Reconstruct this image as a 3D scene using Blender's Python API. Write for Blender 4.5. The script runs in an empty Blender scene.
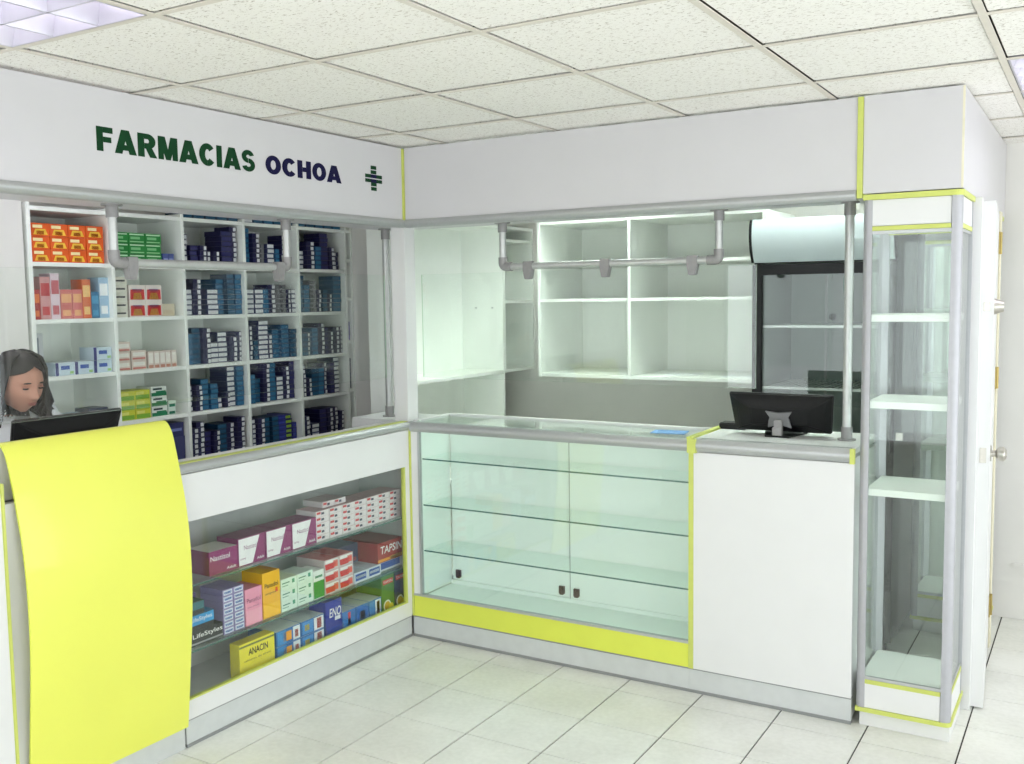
import bpy, bmesh, math, random
from mathutils import Vector, Matrix
random.seed(7)
S = bpy.context.scene
C = S.collection

# ------------------------------------------------------------------ camera, world, light, exposure
F_PX = 984.6
YAW, PITCH, ROLL = 0.5416, -0.0848, -0.0140
CAM = Vector((2.9227, -3.8627, 1.6808))
cd = bpy.data.cameras.new('camera'); cam = bpy.data.objects.new('camera', cd); C.objects.link(cam)
cd.sensor_width = 36.0; cd.lens = F_PX / 1024 * 36.0; cd.clip_start = 0.02
fw = Vector((-math.sin(YAW)*math.cos(PITCH), math.cos(YAW)*math.cos(PITCH), math.sin(PITCH)))
rt = Vector((math.cos(YAW), math.sin(YAW), 0)); up = rt.cross(fw)
r2 = math.cos(ROLL)*rt + math.sin(ROLL)*up; u2 = -math.sin(ROLL)*rt + math.cos(ROLL)*up
cam.matrix_world = Matrix(((r2.x, u2.x, -fw.x, CAM.x), (r2.y, u2.y, -fw.y, CAM.y), (r2.z, u2.z, -fw.z, CAM.z), (0, 0, 0, 1)))
S.camera = cam
w = bpy.data.worlds.new('sky'); S.world = w; w.use_nodes = True
bg = w.node_tree.nodes['Background']; bg.inputs[0].default_value = (0.93, 0.96, 1.0, 1); bg.inputs[1].default_value = 3.4
S.view_settings.view_transform = 'Standard'; S.view_settings.look = 'None'
S.view_settings.gamma = 1.0; S.view_settings.use_curve_mapping = False
S.view_settings.exposure = 0.16
S.cycles.transparent_max_bounces = 32; S.cycles.max_bounces = 12; S.cycles.diffuse_bounces = 6
TUBE = 10.0; TUBE_REAR = 72.0        # fluorescent tubes, emission strength
def portal(loc, rot, sx, sy):      # sky light sampling through the two shop windows
    l = bpy.data.lights.new('window_portal', 'AREA'); l.shape = 'RECTANGLE'; l.size = sx; l.size_y = sy
    l.cycles.is_portal = True
    o = bpy.data.objects.new('window_portal', l); C.objects.link(o); o.location = loc; o.rotation_euler = rot
portal((1.9, -5.97, 1.25), (math.radians(90), 0, 0), 5.0, 2.0)
portal((4.77, -1.85, 1.25), (0, math.radians(90), 0), 2.0, 6.1)

# ------------------------------------------------------------------ materials
MATS = {}
def lin(c):
    return tuple(((v/255)/12.92 if v/255 <= 0.04045 else ((v/255+0.055)/1.055)**2.4) for v in c)
def mat(name, rgb, rough=0.5, metal=0.0, var=0.03, scale=30.0, bump=0.0, coat=0.0, emit=None, spec=0.5, stretch=None):
    """Principled material; colour varied a little by procedural noise, optional bump."""
    if name in MATS: return MATS[name]
    m = bpy.data.materials.new(name); m.use_nodes = True; nt = m.node_tree; b = nt.nodes['Principled BSDF']
    c = lin(rgb)
    tc = nt.nodes.new('ShaderNodeTexCoord'); mp = nt.nodes.new('ShaderNodeMapping'); nz = nt.nodes.new('ShaderNodeTexNoise')
    if stretch: mp.inputs['Scale'].default_value = stretch
    nz.inputs['Scale'].default_value = scale; nz.inputs['Detail'].default_value = 3
    nt.links.new(tc.outputs['Object'], mp.inputs[0]); nt.links.new(mp.outputs[0], nz.inputs['Vector'])
    cr = nt.nodes.new('ShaderNodeValToRGB'); e = cr.color_ramp.elements
    e[0].position = 0.3; e[1].position = 0.7
    e[0].color = (*[max(0, v*(1-var)) for v in c], 1); e[1].color = (*[min(1, v*(1+var)) for v in c], 1)
    nt.links.new(nz.outputs['Fac'], cr.inputs[0]); nt.links.new(cr.outputs[0], b.inputs['Base Color'])
    b.inputs['Roughness'].default_value = rough; b.inputs['Metallic'].default_value = metal
    b.inputs['Specular IOR Level'].default_value = spec
    b.inputs['Coat Weight'].default_value = coat; b.inputs['Coat Roughness'].default_value = 0.06
    if bump:
        bp = nt.nodes.new('ShaderNodeBump'); bp.inputs['Strength'].default_value = bump; bp.inputs['Distance'].default_value = 0.002
        nt.links.new(nz.outputs['Fac'], bp.inputs['Height']); nt.links.new(bp.outputs[0], b.inputs['Normal'])
    if emit:
        b.inputs['Emission Color'].default_value = (*emit[:3], 1); b.inputs['Emission Strength'].default_value = emit[3]
    MATS[name] = m; return m
def glass(name, tint=(0.98, 0.995, 0.985), refl=1.0):
    if name in MATS: return MATS[name]
    m = bpy.data.materials.new(name); m.use_nodes = True; nt = m.node_tree; nt.nodes.clear()
    o = nt.nodes.new('ShaderNodeOutputMaterial'); mx = nt.nodes.new('ShaderNodeMixShader')
    t = nt.nodes.new('ShaderNodeBsdfTransparent'); g = nt.nodes.new('ShaderNodeBsdfGlossy'); f = nt.nodes.new('ShaderNodeLayerWeight'); f.inputs[0].default_value = 0.5
    pw = nt.nodes.new('ShaderNodeMath'); pw.operation = 'POWER'; pw.inputs[1].default_value = 5.0; ad = nt.nodes.new('ShaderNodeMath'); ad.operation = 'MULTIPLY_ADD'; ad.inputs[1].default_value = 0.96; ad.inputs[2].default_value = 0.038
    t.inputs[0].default_value = (*tint, 1); g.inputs['Roughness'].default_value = 0.01; 
    g.inputs[0].default_value = (refl, refl, refl, 1)
    nt.links.new(f.outputs['Facing'], pw.inputs[0]); nt.links.new(pw.outputs[0], ad.inputs[0]); nt.links.new(ad.outputs[0], mx.inputs[0]); nt.links.new(t.outputs[0], mx.inputs[1]); nt.links.new(g.outputs[0], mx.inputs[2])
    nt.links.new(mx.outputs[0], o.inputs[0]); MATS[name] = m; return m

WHITE = mat('white_laminate', (222, 222, 222), 0.38, var=0.012, scale=6)
FASC = mat('fascia_laminate', (206, 204, 207), 0.4, var=0.012, scale=6)  # lavender laminate; the dimmer light up there is greyed into its colour
WHITE_IN = mat('white_interior', (243, 246, 241), 0.45, var=0.015, scale=8)
ALU = mat('brushed_aluminium', (186, 188, 189), 0.42, 0.6, var=0.04, scale=60, stretch=(1, 1, 6))
POSTM = mat('tower_aluminium', (178, 178, 183), 0.5, 0.4, var=0.03, scale=40)
PLINTH = mat('satin_plinth', (204, 207, 207), 0.4, 0.15, var=0.03, scale=20)
ALU_D = mat('dark_aluminium_line', (150, 152, 152), 0.45, 0.5, var=0.03)
PIPE = mat('galvanised_pipe', (196, 197, 196), 0.38, 0.55, var=0.04, scale=40)
FIT = mat('grey_pipe_fitting', (150, 148, 148), 0.5, 0.2, var=0.06, scale=50, bump=0.2)
LIME = mat('lime_edge_band', (198, 206, 104), 0.4, var=0.03)
YELLOW = mat('yellow_laminate', (218, 225, 84), 0.42, var=0.02, scale=8)
YGLOSS = mat('glossy_yellow_sheet', (229, 232, 96), 0.3, var=0.015, scale=3, coat=0.35)
GLASS = glass('clear_glass'); GLASS_S = glass('shelf_glass', (0.93, 0.975, 0.955)); GLASS_T = glass('tower_glass', (0.95, 0.975, 0.96), 0.9)
GEDGE = mat('glass_edge', (70, 110, 102), 0.2, var=0.05)
GEDGE_L = mat('pale_glass_edge', (190, 214, 190), 0.2, var=0.03)
BLACK = mat('black_plastic', (14, 14, 16), 0.4, var=0.1, scale=80, spec=0.3)
DGREY = mat('dark_grey', (52, 54, 56), 0.5, var=0.05)
MGREY = mat('mid_grey', (160, 162, 162), 0.5, var=0.03)
STEEL = mat('brushed_nickel', (190, 186, 178), 0.28, 0.9, var=0.05, scale=90)
BRASS = mat('brass', (176, 158, 100), 0.35, 0.8, var=0.06)
BRONZE = mat('brown_lock', (84, 62, 58), 0.35, 0.5, var=0.1)
WALLM = mat('painted_wall', (226, 224, 220), 0.7, var=0.02, scale=5, bump=0.1)
CREAM = mat('cream_paint', (226, 220, 196), 0.55, var=0.03)

# ------------------------------------------------------------------ mesh helpers
class MB:
    def __init__(s): s.v = []; s.f = []; s.m = []; s.sm = []
    def face(s, pts, m=0, sm=False):
        n = len(s.v); s.v += [tuple(p) for p in pts]; s.f.append(tuple(range(n, n+len(pts)))); s.m.append(m); s.sm.append(sm); return s
    def box(s, x0, x1, y0, y1, z0, z1, m=0, fm=None):
        if x0 > x1: x0, x1 = x1, x0
        if y0 > y1: y0, y1 = y1, y0
        if z0 > z1: z0, z1 = z1, z0
        n = len(s.v)
        s.v += [(x0,y0,z0),(x1,y0,z0),(x1,y1,z0),(x0,y1,z0),(x0,y0,z1),(x1,y0,z1),(x1,y1,z1),(x0,y1,z1)]
        for k, q in enumerate([(0,3,2,1),(4,5,6,7),(0,1,5,4),(1,2,6,5),(2,3,7,6),(3,0,4,7)]):   # bottom top -y +x +y -x
            s.f.append(tuple(n+i for i in q)); s.m.append(fm.get(k, m) if fm else m); s.sm.append(False)
        return s
    def prism(s, prof, axis, a, b, m=0, sm=False):
        """Extrude a closed 2D profile along an axis; profile axes: x->(y,z), y->(x,z), z->(x,y)."""
        def P(u, v, t): return {'x': (t, u, v), 'y': (u, t, v), 'z': (u, v, t)}[axis]
        n = len(s.v); k = len(prof)
        s.v += [P(u, v, a) for u, v in prof] + [P(u, v, b) for u, v in prof]
        for i in range(k):
            j = (i+1) % k; s.f.append((n+i, n+j, n+k+j, n+k+i)); s.m.append(m); s.sm.append(sm)
        s.f.append(tuple(n+i for i in range(k))[::-1]); s.m.append(m); s.sm.append(False)
        s.f.append(tuple(n+k+i for i in range(k))); s.m.append(m); s.sm.append(False)
        return s
    def tube(s, path, rad, seg=12, m=0, cap=True):
        path = [Vector(p) for p in path]; rs = rad if isinstance(rad, (list, tuple)) else [rad]*len(path)
        n0 = len(s.v); prev = None
        for i, p in enumerate(path):
            d = (path[min(i+1, len(path)-1)] - path[max(i-1, 0)]).normalized()
            if prev is None:
                a = Vector((0, 0, 1)) if abs(d.z) < 0.9 else Vector((1, 0, 0)); u = d.cross(a).normalized()
            else: u = (prev - d*prev.dot(d)).normalized()
            prev = u; vv = d.cross(u)
            for k in range(seg):
                t = 2*math.pi*k/seg; s.v.append(tuple(p + rs[i]*(math.cos(t)*u + math.sin(t)*vv)))
        for i in range(len(path)-1):
            for k in range(seg):
                a = n0+i*seg+k; b = n0+i*seg+(k+1) % seg
                s.f.append((a, b, b+seg, a+seg)); s.m.append(m); s.sm.append(True)
        if cap:
            s.f.append(tuple(n0+k for k in range(seg))[::-1]); s.m.append(m); s.sm.append(False)
            e = n0+(len(path)-1)*seg; s.f.append(tuple(e+k for k in range(seg))); s.m.append(m); s.sm.append(False)
        return s
    def mesh(s, name, mats, bevel=0.0):
        me = bpy.data.meshes.new(name); me.from_pydata(s.v, [], s.f)
        for mm in (mats if isinstance(mats, (list, tuple)) else [mats]): me.materials.append(mm)
        for i, p in enumerate(me.polygons): p.material_index = s.m[i]; p.use_smooth = s.sm[i]
        bm = bmesh.new(); bm.from_mesh(me)
        bmesh.ops.remove_doubles(bm, verts=bm.verts, dist=1e-6) if bevel else None
        bmesh.ops.recalc_face_normals(bm, faces=bm.faces)
        if bevel:
            es = [e for e in bm.edges if len(e.link_faces) == 2 and e.calc_face_angle(0) > 0.6]
            bmesh.ops.bevel(bm, geom=es, offset=bevel, segments=2, affect='EDGES', clamp_overlap=True)
        bm.to_mesh(me); bm.free()
        if any(s.sm) and hasattr(me, 'set_sharp_from_angle'):
            me.set_sharp_from_angle(angle=math.radians(40))
        return me
    def build(s, name, mats, parent=None, bevel=0.0):
        """Mesh object from world coordinates (parts keep world coordinates under their thing)."""
        o = bpy.data.objects.new(name, s.mesh(name, mats, bevel)); C.objects.link(o)
        if parent is not None: adopt(o, parent)
        return o
def rootpos(o):
    return Matrix.Translation(o.location) if o.parent is None else Matrix.Identity(4)
def adopt(o, parent):
    o.parent = parent; o.matrix_parent_inverse = rootpos(parent).inverted()
def tag(o, label=None, cat=None, group=None, kind=None):
    if label: o['label'] = label
    if cat: o['category'] = cat
    if group: o['group'] = group
    if kind: o['kind'] = kind
    return o
def thing(name, label, cat, loc=(0, 0, 0), group=None):
    o = bpy.data.objects.new(name, None); o.empty_display_size = 0.05; C.objects.link(o); o.location = loc
    return tag(o, label, cat, group)
def part(name, parent, mats, *boxes, bevel=0.0):
    mb = MB()
    for b in boxes: mb.box(*b)
    return mb.build(name, mats, parent, bevel)
TXT = {}
def text_mesh(s, bold=0.0):
    if (s, bold) in TXT: return TXT[(s, bold)]
    c = bpy.data.curves.new('lettering', 'FONT'); c.body = s; c.size = 1; c.offset = bold; c.resolution_u = 3; c.fill_mode = 'FRONT'
    o = bpy.data.objects.new('lettering_tmp', c); C.objects.link(o); bpy.context.view_layer.update()
    me = bpy.data.meshes.new_from_object(o.evaluated_get(bpy.context.evaluated_depsgraph_get()))
    bpy.data.objects.remove(o); bpy.data.curves.remove(c)
    TXT[(s, bold)] = me; return me
def text_on_x(s, y0, y1, z0, z1, x, m, parent=None, bold=0.0, name='lettering', skew=0.0, local=False):
    """Flat print facing +X, fitted to the rectangle y0..y1, z0..z1."""
    src = text_mesh(s, bold); me = src.copy(); me.materials.clear(); me.materials.append(m)
    xs = [v.co.x for v in me.vertices]; ys = [v.co.y for v in me.vertices]
    ax, bx, ay, by = min(xs), max(xs), min(ys), max(ys)
    for v in me.vertices:
        ty = (v.co.y-ay)/(by-ay); tx = (v.co.x-ax)/(bx-ax)
        v.co = (x, y0+tx*(y1-y0)+skew*ty*(z1-z0), z0+ty*(z1-z0))
    o = bpy.data.objects.new(name, me); C.objects.link(o)
    if parent is not None:
        if local: o.parent = parent
        else: adopt(o, parent)
    return o

# ------------------------------------------------------------------ floor, ceiling, walls
H = 2.41
FX, FY, TS = -0.1511, -0.1324, 1/3           # floor tile grid
def tile_floor_mat(name, brick):
    m = bpy.data.materials.new(name); m.use_nodes = True; nt = m.node_tree; b = nt.nodes['Principled BSDF']
    g = nt.nodes.new('ShaderNodeNewGeometry'); n1 = nt.nodes.new('ShaderNodeTexNoise'); n1.inputs['Scale'].default_value = 3.2; n1.inputs['Detail'].default_value = 6
    n2 = nt.nodes.new('ShaderNodeTexNoise'); n2.inputs['Scale'].default_value = 45; n2.inputs['Detail'].default_value = 4
    nt.links.new(g.outputs['Position'], n1.inputs['Vector']); nt.links.new(g.outputs['Position'], n2.inputs['Vector'])
    mx = nt.nodes.new('ShaderNodeMix'); mx.data_type = 'FLOAT'; mx.inputs[0].default_value = 0.35
    nt.links.new(n1.outputs['Fac'], mx.inputs[2]); nt.links.new(n2.outputs['Fac'], mx.inputs[3])
    cr = nt.nodes.new('ShaderNodeValToRGB'); e = cr.color_ramp.elements; e[0].position = 0.36; e[1].position = 0.62
    e[0].color = (*lin((215, 215, 209)), 1); e[1].color = (*lin((231, 231, 226)), 1)
    nt.links.new(mx.outputs[0], cr.inputs[0])
    b.inputs['Roughness'].default_value = 0.28
    if brick:
        mp = nt.nodes.new('ShaderNodeMapping'); mp.inputs['Location'].default_value = (-FX/TS, -FY/TS, 0); mp.inputs['Scale'].default_value = (1/TS, 1/TS, 1)
        bk = nt.nodes.new('ShaderNodeTexBrick'); bk.offset = 0; bk.inputs['Scale'].default_value = 1; bk.inputs['Brick Width'].default_value = 1; bk.inputs['Row Height'].default_value = 1
        bk.inputs['Mortar Size'].default_value = 0.006; bk.inputs['Mortar'].default_value = (*lin((92, 88, 82)), 1)
        nt.links.new(g.outputs['Position'], mp.inputs[0]); nt.links.new(mp.outputs[0], bk.inputs['Vector'])
        nt.links.new(cr.outputs[0], bk.inputs['Color1']); nt.links.new(cr.outputs[0], bk.inputs['Color2']); nt.links.new(bk.outputs['Color'], b.inputs['Base Color'])
    else:
        nt.links.new(cr.outputs[0], b.inputs['Base Color'])
    return m
FT = tile_floor_mat('ceramic_tile', False); FTB = tile_floor_mat('ceramic_tile_far', True)
GROUT = mat('grout', (62, 58, 54), 0.9, var=0.1)
floor = MB()
i0, i1, j0, j1 = 0, 11, -9, 6                # tiles built one by one (x index, y index)
tx0, tx1, ty0, ty1 = FX+i0*TS, FX+i1*TS, FY+j0*TS, FY+j1*TS
floor.box(-1.6, 5.0, -6.2, 1.9, -0.12, -0.006, 1)
floor.box(-1.6, tx0, -6.2, 1.9, -0.006, 0, 0); floor.box(tx1, 5.0, -6.2, 1.9, -0.006, 0, 0)
floor.box(tx0, tx1, -6.2, ty0, -0.006, 0, 0); floor.box(tx0, tx1, ty1, 1.9, -0.006, 0, 0)
floor = tag(floor.build('floor', [FTB, GROUT]), 'pale ceramic tile floor of the pharmacy', None, kind='structure')
tile_me = MB().box(-TS/2+0.0030, TS/2-0.0030, -TS/2+0.0019, TS/2-0.0019, -0.006, 0).mesh('floor_tile', FT, 0.0008)
for i in range(i0, i1):
    for j in range(j0, j1):
        o = bpy.data.objects.new('floor_tile', tile_me); C.objects.link(o); o.parent = floor
        o.location = (FX+(i+.5)*TS, FY+(j+.5)*TS, random.uniform(-0.0006, 0.0))

def ceiling_tile_mat():
    m = bpy.data.materials.new('fissured_ceiling_tile'); m.use_nodes = True; nt = m.node_tree; b = nt.nodes['Principled BSDF']
    g = nt.nodes.new('ShaderNodeNewGeometry'); mp = nt.nodes.new('ShaderNodeMapping'); mp.inputs['Scale'].default_value = (1, 2.2, 1)
    nt.links.new(g.outputs['Position'], mp.inputs[0])
    n = nt.nodes.new('ShaderNodeTexNoise'); n.inputs['Scale'].default_value = 72; n.inputs['Detail'].default_value = 3; n.inputs['Roughness'].default_value = 0.6; n.inputs['Distortion'].default_value = 0.8
    nt.links.new(mp.outputs[0], n.inputs['Vector'])
    cr = nt.nodes.new('ShaderNodeValToRGB'); e = cr.color_ramp.elements; e[0].position = 0.335; e[1].position = 0.425
    e[0].color = (*lin((176, 166, 154)), 1); e[1].color = (*lin((241, 238, 233)), 1)
    nt.links.new(n.outputs['Fac'], cr.inputs[0]); nt.links.new(cr.outputs[0], b.inputs['Base Color'])
    bp = nt.nodes.new('ShaderNodeBump'); bp.inputs['Strength'].default_value = 0.4; bp.inputs['Distance'].default_value = 0.002
    nt.links.new(cr.outputs[0], bp.inputs['Height']); nt.links.new(bp.outputs[0], b.inputs['Normal'])
    b.inputs['Roughness'].default_value = 0.9; return m
CT = ceiling_tile_mat(); TEE = mat('ceiling_tee', (218, 211, 200), 0.5, var=0.03); PLEN = mat('plenum_dark', (96, 88, 78), 0.9)
CX, CY, CS = 0.227, -2.117, 0.5987
ceil = tag(part('ceiling', None, PLEN, (-1.6, 5.0, -6.2, 1.9, H+0.14, H+0.24)), 'suspended ceiling of white fissured tiles', None, kind='structure')
a0, a1, b0, b1 = -3, 8, -7, 7
troffers = [(0, -2), (4, 3), (4, -2), (0, -5), (4, -5), (0, 4), (-2, 0), (-2, -3), (2, -4), (2, 4)]       # (a, b) of the first of two cells along y
taken = {(a, b+k) for a, b in troffers for k in (0, 1)}
ct_me = MB().box(-CS/2+0.013, CS/2-0.013, -CS/2+0.013, CS/2-0.013, 0.004, 0.02).mesh('ceiling_tile', CT, 0.002)
for a in range(a0, a1):
    for b in range(b0, b1):
        if (a, b) in taken: continue
        o = bpy.data.objects.new('ceiling_tile', ct_me); C.objects.link(o); o.parent = ceil
        o.location = (CX+(a+.5)*CS, CY+(b+.5)*CS, H+random.uniform(0, 0.003)); o.rotation_euler = (random.uniform(-.002, .002), random.uniform(-.002, .002), math.pi*random.randint(0, 1))
for a in range(a0, a1+1):
    x = CX+a*CS; part('ceiling_tee', ceil, TEE, (x-0.0105, x+0.0105, CY+b0*CS, CY+b1*CS, H, H+0.003))
for b in range(b0, b1+1):
    y = CY+b*CS; part('ceiling_tee', ceil, TEE, (CX+a0*CS, CX+a1*CS, y-0.0105, y+0.0105, H+0.0003, H+0.0033))

def wall(name, label, *boxes, m=WALLM):
    return tag(part(name, None, m, *boxes), label, None, kind='structure')
wall('wall_back', 'white painted rear wall behind the counters', (-1.6, 5.0, 1.70, 1.85, 0, H+0.14))
wall('wall_left', 'white painted wall behind the medicine shelves', (-1.5, -1.33, -6.0, 1.70, 0, H+0.14), (-1.33, -1.005, -6.0, -1.325, 0, H))
wall('wall_inner', 'white partition at the end of the medicine shelves', (-1.33, -0.56, 0.80, 0.86, 0, H))
wall('wall_right', 'white painted wall around the right shop window', (4.8, 4.95, -6.0, -4.9, 0, H+.14), (4.8, 4.95, 1.2, 1.7, 0, H+.14), (4.8, 4.95, -4.9, 1.2, 0, 0.25), (4.8, 4.95, -4.9, 1.2, 2.25, H+.14))
wall('wall_front', 'white painted wall around the street window', (-1.5, -0.6, -6.15, -6.0, 0, H+.14), (4.4, 4.95, -6.15, -6.0, 0, H+.14), (-0.6, 4.4, -6.15, -6.0, 0, 0.25), (-0.6, 4.4, -6.15, -6.0, 2.25, H+.14))
for nm, bx, gl in (('window_1', [(-0.6+k*1.25-0.03, -0.6+k*1.25+0.03, -6.1, -6.04, 0.25, 2.25) for k in range(5)], (-0.6, 4.4, -6.075, -6.069, 0.25, 2.25)),
                   ('window_2', [(4.85, 4.91, -4.9+k*1.22-0.03, -4.9+k*1.22+0.03, 0.25, 2.25) for k in range(6)], (4.875, 4.881, -4.9, 1.2, 0.25, 2.25))):
    o = part(nm, None, ALU, *bx); tag(o, 'aluminium framed shop window facing the street', None, kind='structure'); part('pane', o, GLASS, gl)
t1 = tag(part('trim_1', None, WALLM, (2.56, 4.8, 1.688, 1.70, 0.275, 0.292)), 'thin white ledge low along the rear wall', None, kind='structure')

# ------------------------------------------------------------------ ceiling lights
LAMP = mat('lit_tube', (255, 255, 255), 0.4, var=0, emit=(0.98, 0.98, 1.0, TUBE)); LAMPG = mat('lit_tube_green', (255, 255, 255), 0.4, var=0, emit=(0.85, 1.0, 0.86, TUBE_REAR))
LOUV = mat('louver_white', (198, 195, 204), 0.3, 0.5, var=0.01)
def troffer(a, b, label, tube):
    x0, y0 = CX+a*CS+0.013, CY+b*CS+0.013; x1, y1 = x0+CS-0.026, y0+2*CS-0.026
    t = thing('ceiling_light', label, 'ceiling light', ((x0+x1)/2, (y0+y1)/2, H), 'fluorescent ceiling lights')
    part('housing', t, LOUV, (x0, x1, y0, y1, H+0.115, H+0.12), (x0, x0+.004, y0, y1, H, H+.115), (x1-.004, x1, y0, y1, H, H+.115), (x0, x1, y0, y0+.004, H, H+.115), (x0, x1, y1-.004, y1, H, H+.115))
    for k in range(3):
        x = x0+(k+.5)*(x1-x0)/3
        MB().tube([(x, y0+.02, H+.085), (x, y1-.02, H+.085)], 0.013, 10).build('tube', tube, t)
    lv = MB()
    for k in range(1, 3):
        x = x0+k*(x1-x0)/3; lv.prism([(x-.004, H+.002), (x+.004, H+.002), (x+.016, H+.062), (x-.016, H+.062)], 'y', y0+.004, y1-.004)
    for k in range(1, 8):
        y = y0+k*(y1-y0)/8; lv.prism([(y-.003, H+.002), (y+.003, H+.002), (y+.012, H+.058), (y-.012, H+.058)], 'x', x0+.004, x1-.004)
    for s_, x in ((1, x0), (-1, x1)):
        lv.prism([(x, H+.001), (x+s_*.006, H+.001), (x+s_*.03, H+.062), (x, H+.062)], 'y', y0+.004, y1-.004)
    lv.build('louver', LOUV, t)
desc = ['above the shop name sign, at the top left corner', 'beside the tall glass tower at the right edge', 'added out of view in the middle of the shop, right side', 'added out of view near the street window, left side', 'added out of view near the street window, right side', 'hidden behind the fascia above the empty wall shelves', 'added out of view above the aisle by the full medicine shelves', 'added out of view above the aisle behind the yellow register', 'added out of view in the middle of the shop ceiling', 'hidden behind the fascia above the refrigerator']  # fixtures out of view are added to light the shop and the rear
for k, (a, b) in enumerate(troffers):
    troffer(a, b, 'louvred fluorescent ceiling light ' + desc[k], LAMPG if k in (5, 9) else LAMP)

# ------------------------------------------------------------------ fascia
def fascia_profile(mb_axis, a, b, name, parent):     # rounded aluminium edge under a fascia
    pr = [(0.004, 2.066)]+[(0.006-0.0*k + 0.014*math.sin(math.pi*k/8), 2.066-0.038*k/8) for k in range(9)]+[(-0.03, 2.028), (-0.03, 2.066)]
    mb = MB()
    if mb_axis == 'y': mb.prism(pr, 'y', a, b, 0, True)
    else: mb.prism([(-u, v) for u, v in pr], 'x', a, b, 0, True)
    return mb.build(name, ALU, parent)
t = thing('fascia', 'long white fascia board carrying the green and navy shop name', 'fascia', (0, -1.2, 2.03))
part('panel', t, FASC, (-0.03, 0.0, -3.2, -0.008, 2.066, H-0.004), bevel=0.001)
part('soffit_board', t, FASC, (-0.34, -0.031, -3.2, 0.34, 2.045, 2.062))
fascia_profile('y', -3.2, -0.004, 'edge_profile', t)
part('corner_strip', t, LIME, (-0.004, 0.009, -0.009, 0.004, 2.03, H-0.006), bevel=0.002)
t = thing('fascia', 'plain white fascia board above the glass display case opening', 'fascia', (1.06, 0, 2.03))
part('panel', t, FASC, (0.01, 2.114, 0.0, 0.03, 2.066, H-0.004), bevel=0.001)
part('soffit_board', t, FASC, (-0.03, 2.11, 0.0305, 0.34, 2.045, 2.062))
fascia_profile('x', 0.012, 2.114, 'edge_profile', t)
t = thing('fascia', 'white boxed fascia above the tall glass tower with lime edges', 'fascia', (2.3, 0.6, 2.05))
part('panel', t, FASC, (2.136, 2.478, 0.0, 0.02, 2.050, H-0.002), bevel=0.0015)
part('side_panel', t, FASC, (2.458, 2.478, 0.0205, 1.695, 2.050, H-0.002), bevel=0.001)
part('edge_strip', t, LIME, (2.115, 2.1355, -0.006, 0.02, 2.035, H-0.004), bevel=0.001)
part('corner_edge', t, CREAM, (2.4715, 2.4788, -0.0008, 0.006, 2.052, H-0.004))
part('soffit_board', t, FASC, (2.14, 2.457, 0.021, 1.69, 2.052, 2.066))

# shop name
GREEN = mat('sign_green', (6, 58, 28), 0.6, spec=0.2, var=0.03); NAVY = mat('sign_navy', (14, 10, 58), 0.6, spec=0.2, var=0.03)
sg = thing('sign_lettering', 'green and navy shop name lettering on the left fascia', 'sign', (0.001, -1.07, 2.19))
def ell(cx, cy, rx, ry, a0, a1, sx, sy, n=18):      # band between two ellipses as quads
    out = []
    for k in range(n):
        q = [math.radians(a0+(a1-a0)*(k+d)/n) for d in (0, 1)]
        out.append([(cx+rx*math.cos(q[0]), cy+ry*math.sin(q[0])), (cx+rx*math.cos(q[1]), cy+ry*math.sin(q[1])), (cx+(rx-sx)*math.cos(q[1]), cy+(ry-sy)*math.sin(q[1])), (cx+(rx-sx)*math.cos(q[0]), cy+(ry-sy)*math.sin(q[0]))])
    return out
RC = lambda a, b, c, d: [(a, c), (b, c), (b, d), (a, d)]
GLY = {'F': [RC(0, .40, 0, 1), RC(.40, 1, .76, 1), RC(.40, .90, .37, .60)],
       'A': [[(0, 0), (.34, 0), (.64, 1), (.32, 1)], [(1, 0), (.66, 0), (.36, 1), (.68, 1)], [(.2, .15), (.8, .15), (.74, .38), (.26, .38)]],
       'R': [RC(0, .36, 0, 1), RC(.36, .56, .77, 1), RC(.36, .56, .36, .60), [(.36, .46), (.72, .48), (1.04, 0), (.64, 0)]]+ell(.54, .68, .43, .32, -90, 90, .36, .24),
       'M': [RC(0, .28, 0, 1), RC(.72, 1, 0, 1), [(.02, 1), (.36, 1), (.62, 0), (.38, 0)], [(.98, 1), (.64, 1), (.38, 0), (.62, 0)]],
       'C': ell(.52, .5, .53, .515, 38, 322, .38, .27, 26), 'O': ell(.5, .5, .52, .515, 0, 360, .35, .26, 30), 'I': [RC(.0, 1, 0, 1)],
       'S': ell(.49, .705, .48, .31, 15, 270, .35, .23)+ell(.51, .305, .50, .32, -165, 90, .35, .23), 'H': [RC(0, .37, 0, 1), RC(.63, 1, 0, 1), RC(.37, .63, .37, .63)]}
def word(chars, y0, y1, z0, z1, m):
    adv = {'M': 1.12, 'I': 0.42, 'F': 0.86, 'O': 1.02, 'A': 1.08, 'C': 0.98, 'R': 1.02, 'S': 0.92, 'H': 1.0}
    tot = sum(adv[c] for c in chars); y = y0
    for c in chars:
        wd = adv[c]/tot*(y1-y0); g0 = 0.001 if c == 'A' else 0.0042
        mb = MB()
        for k, poly in enumerate(GLY[c]): mb.face([(0.0008+0.0001*min(k, 4)+(0.0001 if k > 20 else 0), y+g0+u*(wd-2*g0), z0+v*(z1-z0)) for u, v in poly])
        mb.build('letter', m, sg); y += wd
word('FARMACIAS', -1.696, -0.966, 2.196, 2.278, GREEN)
word('OCHOA', -0.915, -0.448, 2.198, 2.272, NAVY)
cr = thing('pharmacy_cross', 'small green striped cross emblem beside the shop name', 'emblem', (0.001, -0.2225, 2.185))
for k, z in enumerate((2.284, 2.263, 2.208, 2.187)):
    part('bar', cr, GREEN, (0.0002, 0.0014, -0.243, -0.203, z-0.0005, z+0.016))
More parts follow.
